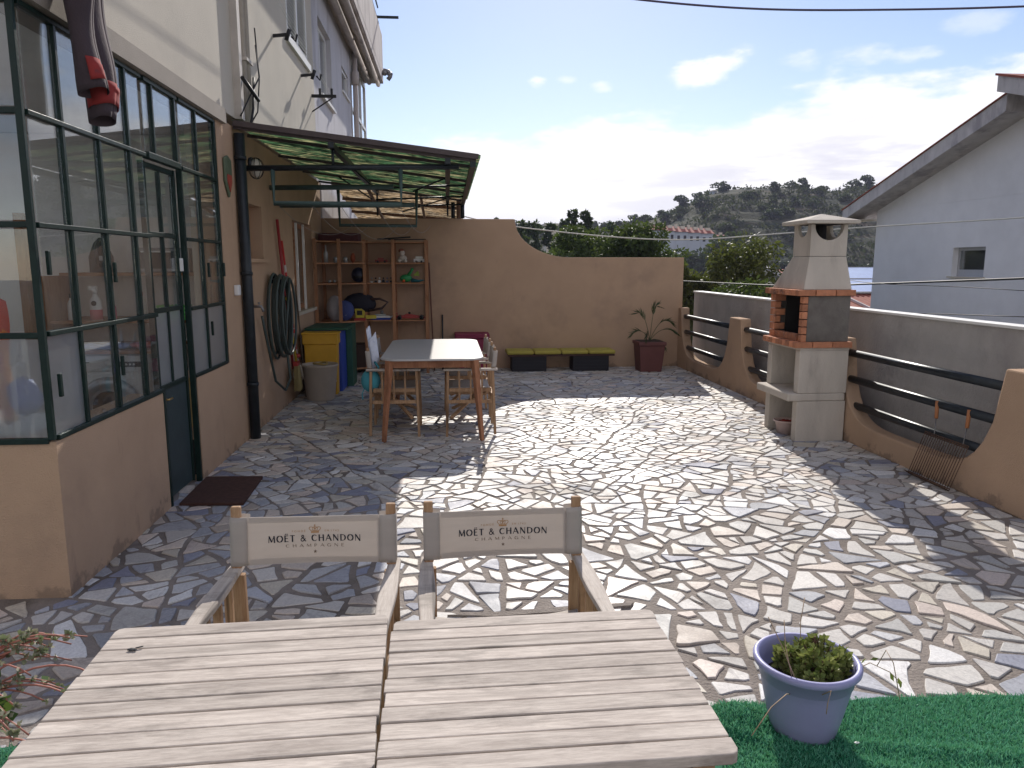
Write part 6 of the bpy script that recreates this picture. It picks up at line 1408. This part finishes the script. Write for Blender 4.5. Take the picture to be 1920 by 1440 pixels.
for k, nm in enumerate(('leftmost', 'second', 'third', 'fourth', 'rightmost')):
    x = 47.6 + k * 3.0; far_house(x, 170, 6.0 - .1 * k, 2.95, 7, 3.3 - .08 * k, 1.3, ('%s of the five red-roofed terraced houses on the hillside' % nm) if k in (0, 4) else '%s from the left of the five red-roofed terraced houses on the hillside' % nm, M_farwall, 'terraced houses on the hillside')
far_house(64.9, 172, 5.6, 3.4, 5, 2.0, .8, 'small separate red-roofed house just right of the terrace row', M_farcream, 'terraced houses on the hillside')
far_house(16.6, 120, 4.2, 1.6, 3, 3.4, .5, 'small pale block between the dark trees at left', M_farcream, 'distant buildings', True, False)
zt = px2(1370, 357, 256).z; far_house(px2(1370, 357, 256).x, 256, zt - 2.6, 12, 8, 2.3, .5, 'long low grey building on the hilltop, left one', M_farwall, 'distant buildings', True, False)
far_house(px2(1452, 355, 256).x, 256, zt - 2.3, 14, 8, 2.3, .5, 'long low grey building on the hilltop, right one', M_farwall, 'distant buildings', True, False)

# ================================================================ TREES
def crown_arrays(rng, blobs, n, lsz, asp, flat=.6, hollow=.55):
    vol = np.array([bb[3] ** 2 * 1.0 for bb in blobs]); pr = vol / vol.sum(); idx = rng.choice(len(blobs), n, p=pr)
    B = np.array(blobs); c = B[idx, :3]; rad = B[idx, 3]
    d_ = rng.normal(size=(n, 3)); d_ /= np.linalg.norm(d_, axis=1, keepdims=True); q = hollow + (1 - hollow) * rng.random(n) ** .6
    pos = c + d_ * (rad * q)[:, None] * np.array([1, 1, .8]); dr_ = d_ + rng.normal(scale=.7, size=(n, 3)); dr_[:, 2] -= flat * .3
    return pos, dr_, lsz * rng.uniform(.6, 1.35, n), asp
def make_tree(name, label, loc, H_, R_, seed, m, n=5000, lsz=.16, nb=26, asp=.5, group=None, cr0=.25, shape='round', droop=0.0, limbs=7, trunk_r=None):
    rng = np.random.default_rng(seed); r = random.Random(seed); t = thing(name, loc, label, 'tree', group); L = Vector(loc)
    blobs = []; b = MB(seed); tr0 = trunk_r or R_ * .06
    top = L + Vector((r.uniform(-.1, .1) * R_, r.uniform(-.1, .1) * R_, H_ * .85)); path = [L + (top - L) * k / 6 + Vector((r.uniform(-1, 1), r.uniform(-1, 1), 0)) * R_ * .05 * (k > 0) for k in range(7)]; b.tube(path, [tr0 * (1 - .13 * k) for k in range(7)], 7)
    for k in range(nb):
        f = (k + .7) / nb; z = cr0 + (1 - cr0) * f
        if shape == 'round': pr = math.sqrt(max(.05, 1 - ((z - cr0) / (1 - cr0) * 2 - 1.0) ** 2))
        elif shape == 'column': pr = .55 + .4 * math.sin(f * PI)
        else: pr = 1.0 - .75 * f
        a = r.uniform(0, 2 * PI); q = R_ * pr * r.uniform(.25, .95); br = R_ * r.uniform(.16, .34) * (1.0 if shape != 'column' else .8)
        c = L + Vector((q * math.cos(a), q * math.sin(a), H_ * z - br * .5)); blobs.append((c.x, c.y, c.z, br))
        if k < limbs * 2: p = path[min(5, int(z * 6))]; mid = (p + c) / 2 + Vector((0, 0, R_ * .08)); b.tube([p, mid, c], [tr0 * .4, tr0 * .25, tr0 * .08], 5, caps=False)
    b.build('trunk', M_bark, t)
    pos, dr_, sz, asp = crown_arrays(rng, blobs, n, lsz, asp)
    dr_[:, 2] -= droop; V, F = leafquads(rng, pos, dr_, sz, asp)
    cl = rng.random(len(blobs)); npmesh('crown', V, F, m, t, rnd=np.clip(rng.random(len(F)) * .75 + .2, 0, 1)); return t
M_dk2 = leaf_mat('dusky_leaf', (.03, .05, .02), (.07, .09, .035), .2, .6); M_mid = leaf_mat('mid_green_leaf', (.025, .045, .018), (.065, .095, .032), .3, .55); M_dk = leaf_mat('dark_green_leaf', (.018, .035, .018), (.04, .065, .028), .2, .6); M_olive = leaf_mat('olive_leaf', (.05, .065, .018), (.14, .135, .045), .3, .5)
mid = [(4.7, 26, 11.5, 1.9, 'leafy green tree left of centre, just above the curved wall'), (5.9, 25, 11.5, 2.0, 'second leafy green tree behind the low part of the far wall'), (6.35, 24, 11.45, 1.5, 'taller drooping green tree near the middle of the wall'), (6.3, 20.5, 10.3, 1.2, 'light green tree just left of the wall corner'), (7.7, 25.5, 10.2, 1.4, 'low green tree at the right end of the far wall')]
for k, (x, y, h, rd, lab) in enumerate(mid):
    make_tree('leafy_tree', lab, (x, y, -9), h + .35, rd * 1.15, 40 + k, M_mid if k != 3 else M_olive, 24000, .15, 60, .42, 'leafy trees just beyond the far wall', .60, droop=.7)
make_tree('leafy_tree', 'olive-green bushy tree between the wall corner and the barbecue', (7.85, 19.5, -9), 11.25, 1.75, 61, M_olive, 17000, .13, 60, .42, 'leafy trees just beyond the far wall', .62, droop=.5)
make_tree('leafy_tree', 'low green tree directly behind the parapet left of the barbecue', (6.7, 16.5, -9), 10.2, 1.4, 62, M_mid, 12000, .12, 40, .42, 'leafy trees just beyond the far wall', .60, droop=.5)
for k, (px, py, dist, wd, shp, lab) in enumerate(((1082, 396, 62, 48, 'column', 'tall dark twin-topped tree standing above the leafy trees'), (1100, 397, 63, 30, 'column', 'dark tree touching the right of the tall twin-topped one'), (990, 418, 70, 46, 'round', 'dark rounded tree nearest the curve of the wall'), (1010, 415, 72, 26, 'column', 'narrow dark tree right of the rounded one'), (1030, 420, 70, 30, 'cone', 'spiky dark pine behind the leafy trees'), (1055, 414, 80, 24, 'round', 'small dark round-headed tree'), (1150, 418, 85, 40, 'round', 'dark round tree in the gap between the leafy crowns'), (932, 410, 90, 14, 'round', 'tiny dark treetop over the tall part of the wall'), (975, 414, 66, 30, 'round', 'dark bush hugging the curve of the far wall'))):
    p = px2(px, py, dist); h = p.z + 12; make_tree('dark_tree', lab, (p.x, p.y, -12), h, wd / 1400 * dist * .62, 80 + k, M_dk, 2600, .34, 20, .6, 'dark trees in the middle distance', .45, shp)
# hillside trees: four kinds, copied
protos = []
for k in range(5):
    p = make_tree('hill_tree', 'x', (0, 0, 0), (5.2, 4.2, 6.0, 3.4, 4.8)[k], (2.8, 2.9, 2.6, 2.4, 3.3)[k], 120 + k, M_dk if k % 2 == 0 else M_dk2, 800, .75, 14, .7, 'trees on the hillside', .22); protos.append(p)
r = random.Random(77); placed = 0; tot = 0
special = [(1277, 377, 256, 1.35, 'solitary round tree on the skyline of the hill'), (1243, 395, 258, 1.0, 'dark bush on the skyline at the foot of the ridge'), (1352, 372, 250, 1.1, 'tree at the left shoulder of the hilltop'), (1492, 366, 255, .8, 'tree at the right end of the hilltop buildings'), (1540, 364, 255, 1.1, 'broad tree on the skyline right of the hilltop buildings'), (1600, 356, 252, 1.0, 'skyline tree beside the white house roof'), (1188, 412, 255, .9, 'pale tree clump on the low part of the skyline'), (1625, 350, 248, 1.2, 'dark treetop touching the white house eave')]
def put_tree(x, y, s_, k, lab):
    s_ *= .62
    src = protos[k]
    c = copy_tree(src); c.location = (x, y, ground_z(x, y) - .5); c.scale = (s_ * 1.15, s_ * 1.15, s_ * r.uniform(.75, 1.0)); c.rotation_euler = (0, 0, r.uniform(0, 6.28)); c['label'] = lab; return c
for (px, py, dist, s_, lab) in special:
    p = px2(px, py, dist); put_tree(p.x, dist, s_ * 1.25, r.randrange(5), lab)
bands = [('near the top of the hillside', 215, 252), ('half way up the hillside', 170, 215), ('low on the hillside', 125, 170), ('at the foot of the hillside', 95, 125)]
hor = [('far left', .06, .19), ('left', .19, .30), ('middle', .30, .42), ('right', .42, .52), ('far right', .52, .66)]
seen = {}
while placed < 175 and tot < 4000:
    tot += 1; bd = r.choices(bands, weights=(4, 4, 3, 3))[0]; y = r.uniform(bd[1], bd[2]); hz = r.choice(hor); t_ = r.uniform(hz[1], hz[2]); x = t_ * y
    if 125 < y < 182 and .26 < t_ < .41: continue
    k_ = r.randrange(5); s_ = r.uniform(.6, 1.3); lab = '%s %s tree %s, %s part' % (('small', 'middling', 'large')[int((s_ - .6) / .234)], ('dark rounded', 'dusky spreading', 'tall dark', 'squat dusky', 'broad dark')[k_], bd[0], hz[0])
    if seen.get(lab): continue
    seen[lab] = 1; put_tree(x, y, s_, k_, lab); placed += 1
for k, nm in enumerate(('left end', 'second house', 'middle house', 'fourth house', 'fifth house', 'right end')):
    x = (44.2, 47.6, 50.8, 54.0, 57.2, 60.6)[k]; c = put_tree(x, 160 - 2 * (k % 2), 2.05 + .25 * (k % 3), (0, 4, 1, 3, 4, 2)[k], 'dark tree growing below the %s of the terraced row' % nm)
    c.location.z += 1.6
for p in protos:
    for ch in list(p.children): bpy.data.objects.remove(ch)
    bpy.data.objects.remove(p)
# scrub: one mass
rng = np.random.default_rng(5); cs, sz = [], []
for k in range(5200):
    y = r.uniform(100, 268); t_ = r.uniform(.04, .72); x = t_ * y
    if mnoise.noise(Vector((x / 14, y / 14, 2))) < -.12: continue
    z = ground_z(x, y); s_ = r.uniform(.5, 1.5)
    for q in range(9): cs.append((x + r.gauss(0, s_ * .7), y + r.gauss(0, s_ * .7), z + abs(r.gauss(0, s_ * .45)))); sz.append(r.uniform(.5, 1.0))
V, F = leafquads(rng, cs, rng.normal(size=(len(cs), 3)), sz, .8)
tag(npmesh('hillside_scrub', V, F, leaf_mat('scrub_leaf', (.022, .034, .018), (.06, .065, .032), .15, .8), rnd=rng.random(len(F))), 'low scrub covering the distant hillside', 'scrub', kind='stuff')

# ================================================================ AIR
hz_m = bpy.data.materials.new('haze'); hz_m.use_nodes = True; t = NT(hz_m.node_tree); t.n.remove(t.n['Principled BSDF'])
pv = t.new('ShaderNodeVolumePrincipled'); pv.inputs['Color'].default_value = (.72, .74, 1.0, 1); pv.inputs['Density'].default_value = .00034; pv.inputs['Anisotropy'].default_value = 0.0
t.l.new(pv.outputs[0], t.n['Material Output'].inputs['Volume'])
b = MB(); b.box(-560, 860, -480, 1600, -60, 60); o = b.build('haze', hz_m); tag(o, kind='stuff')
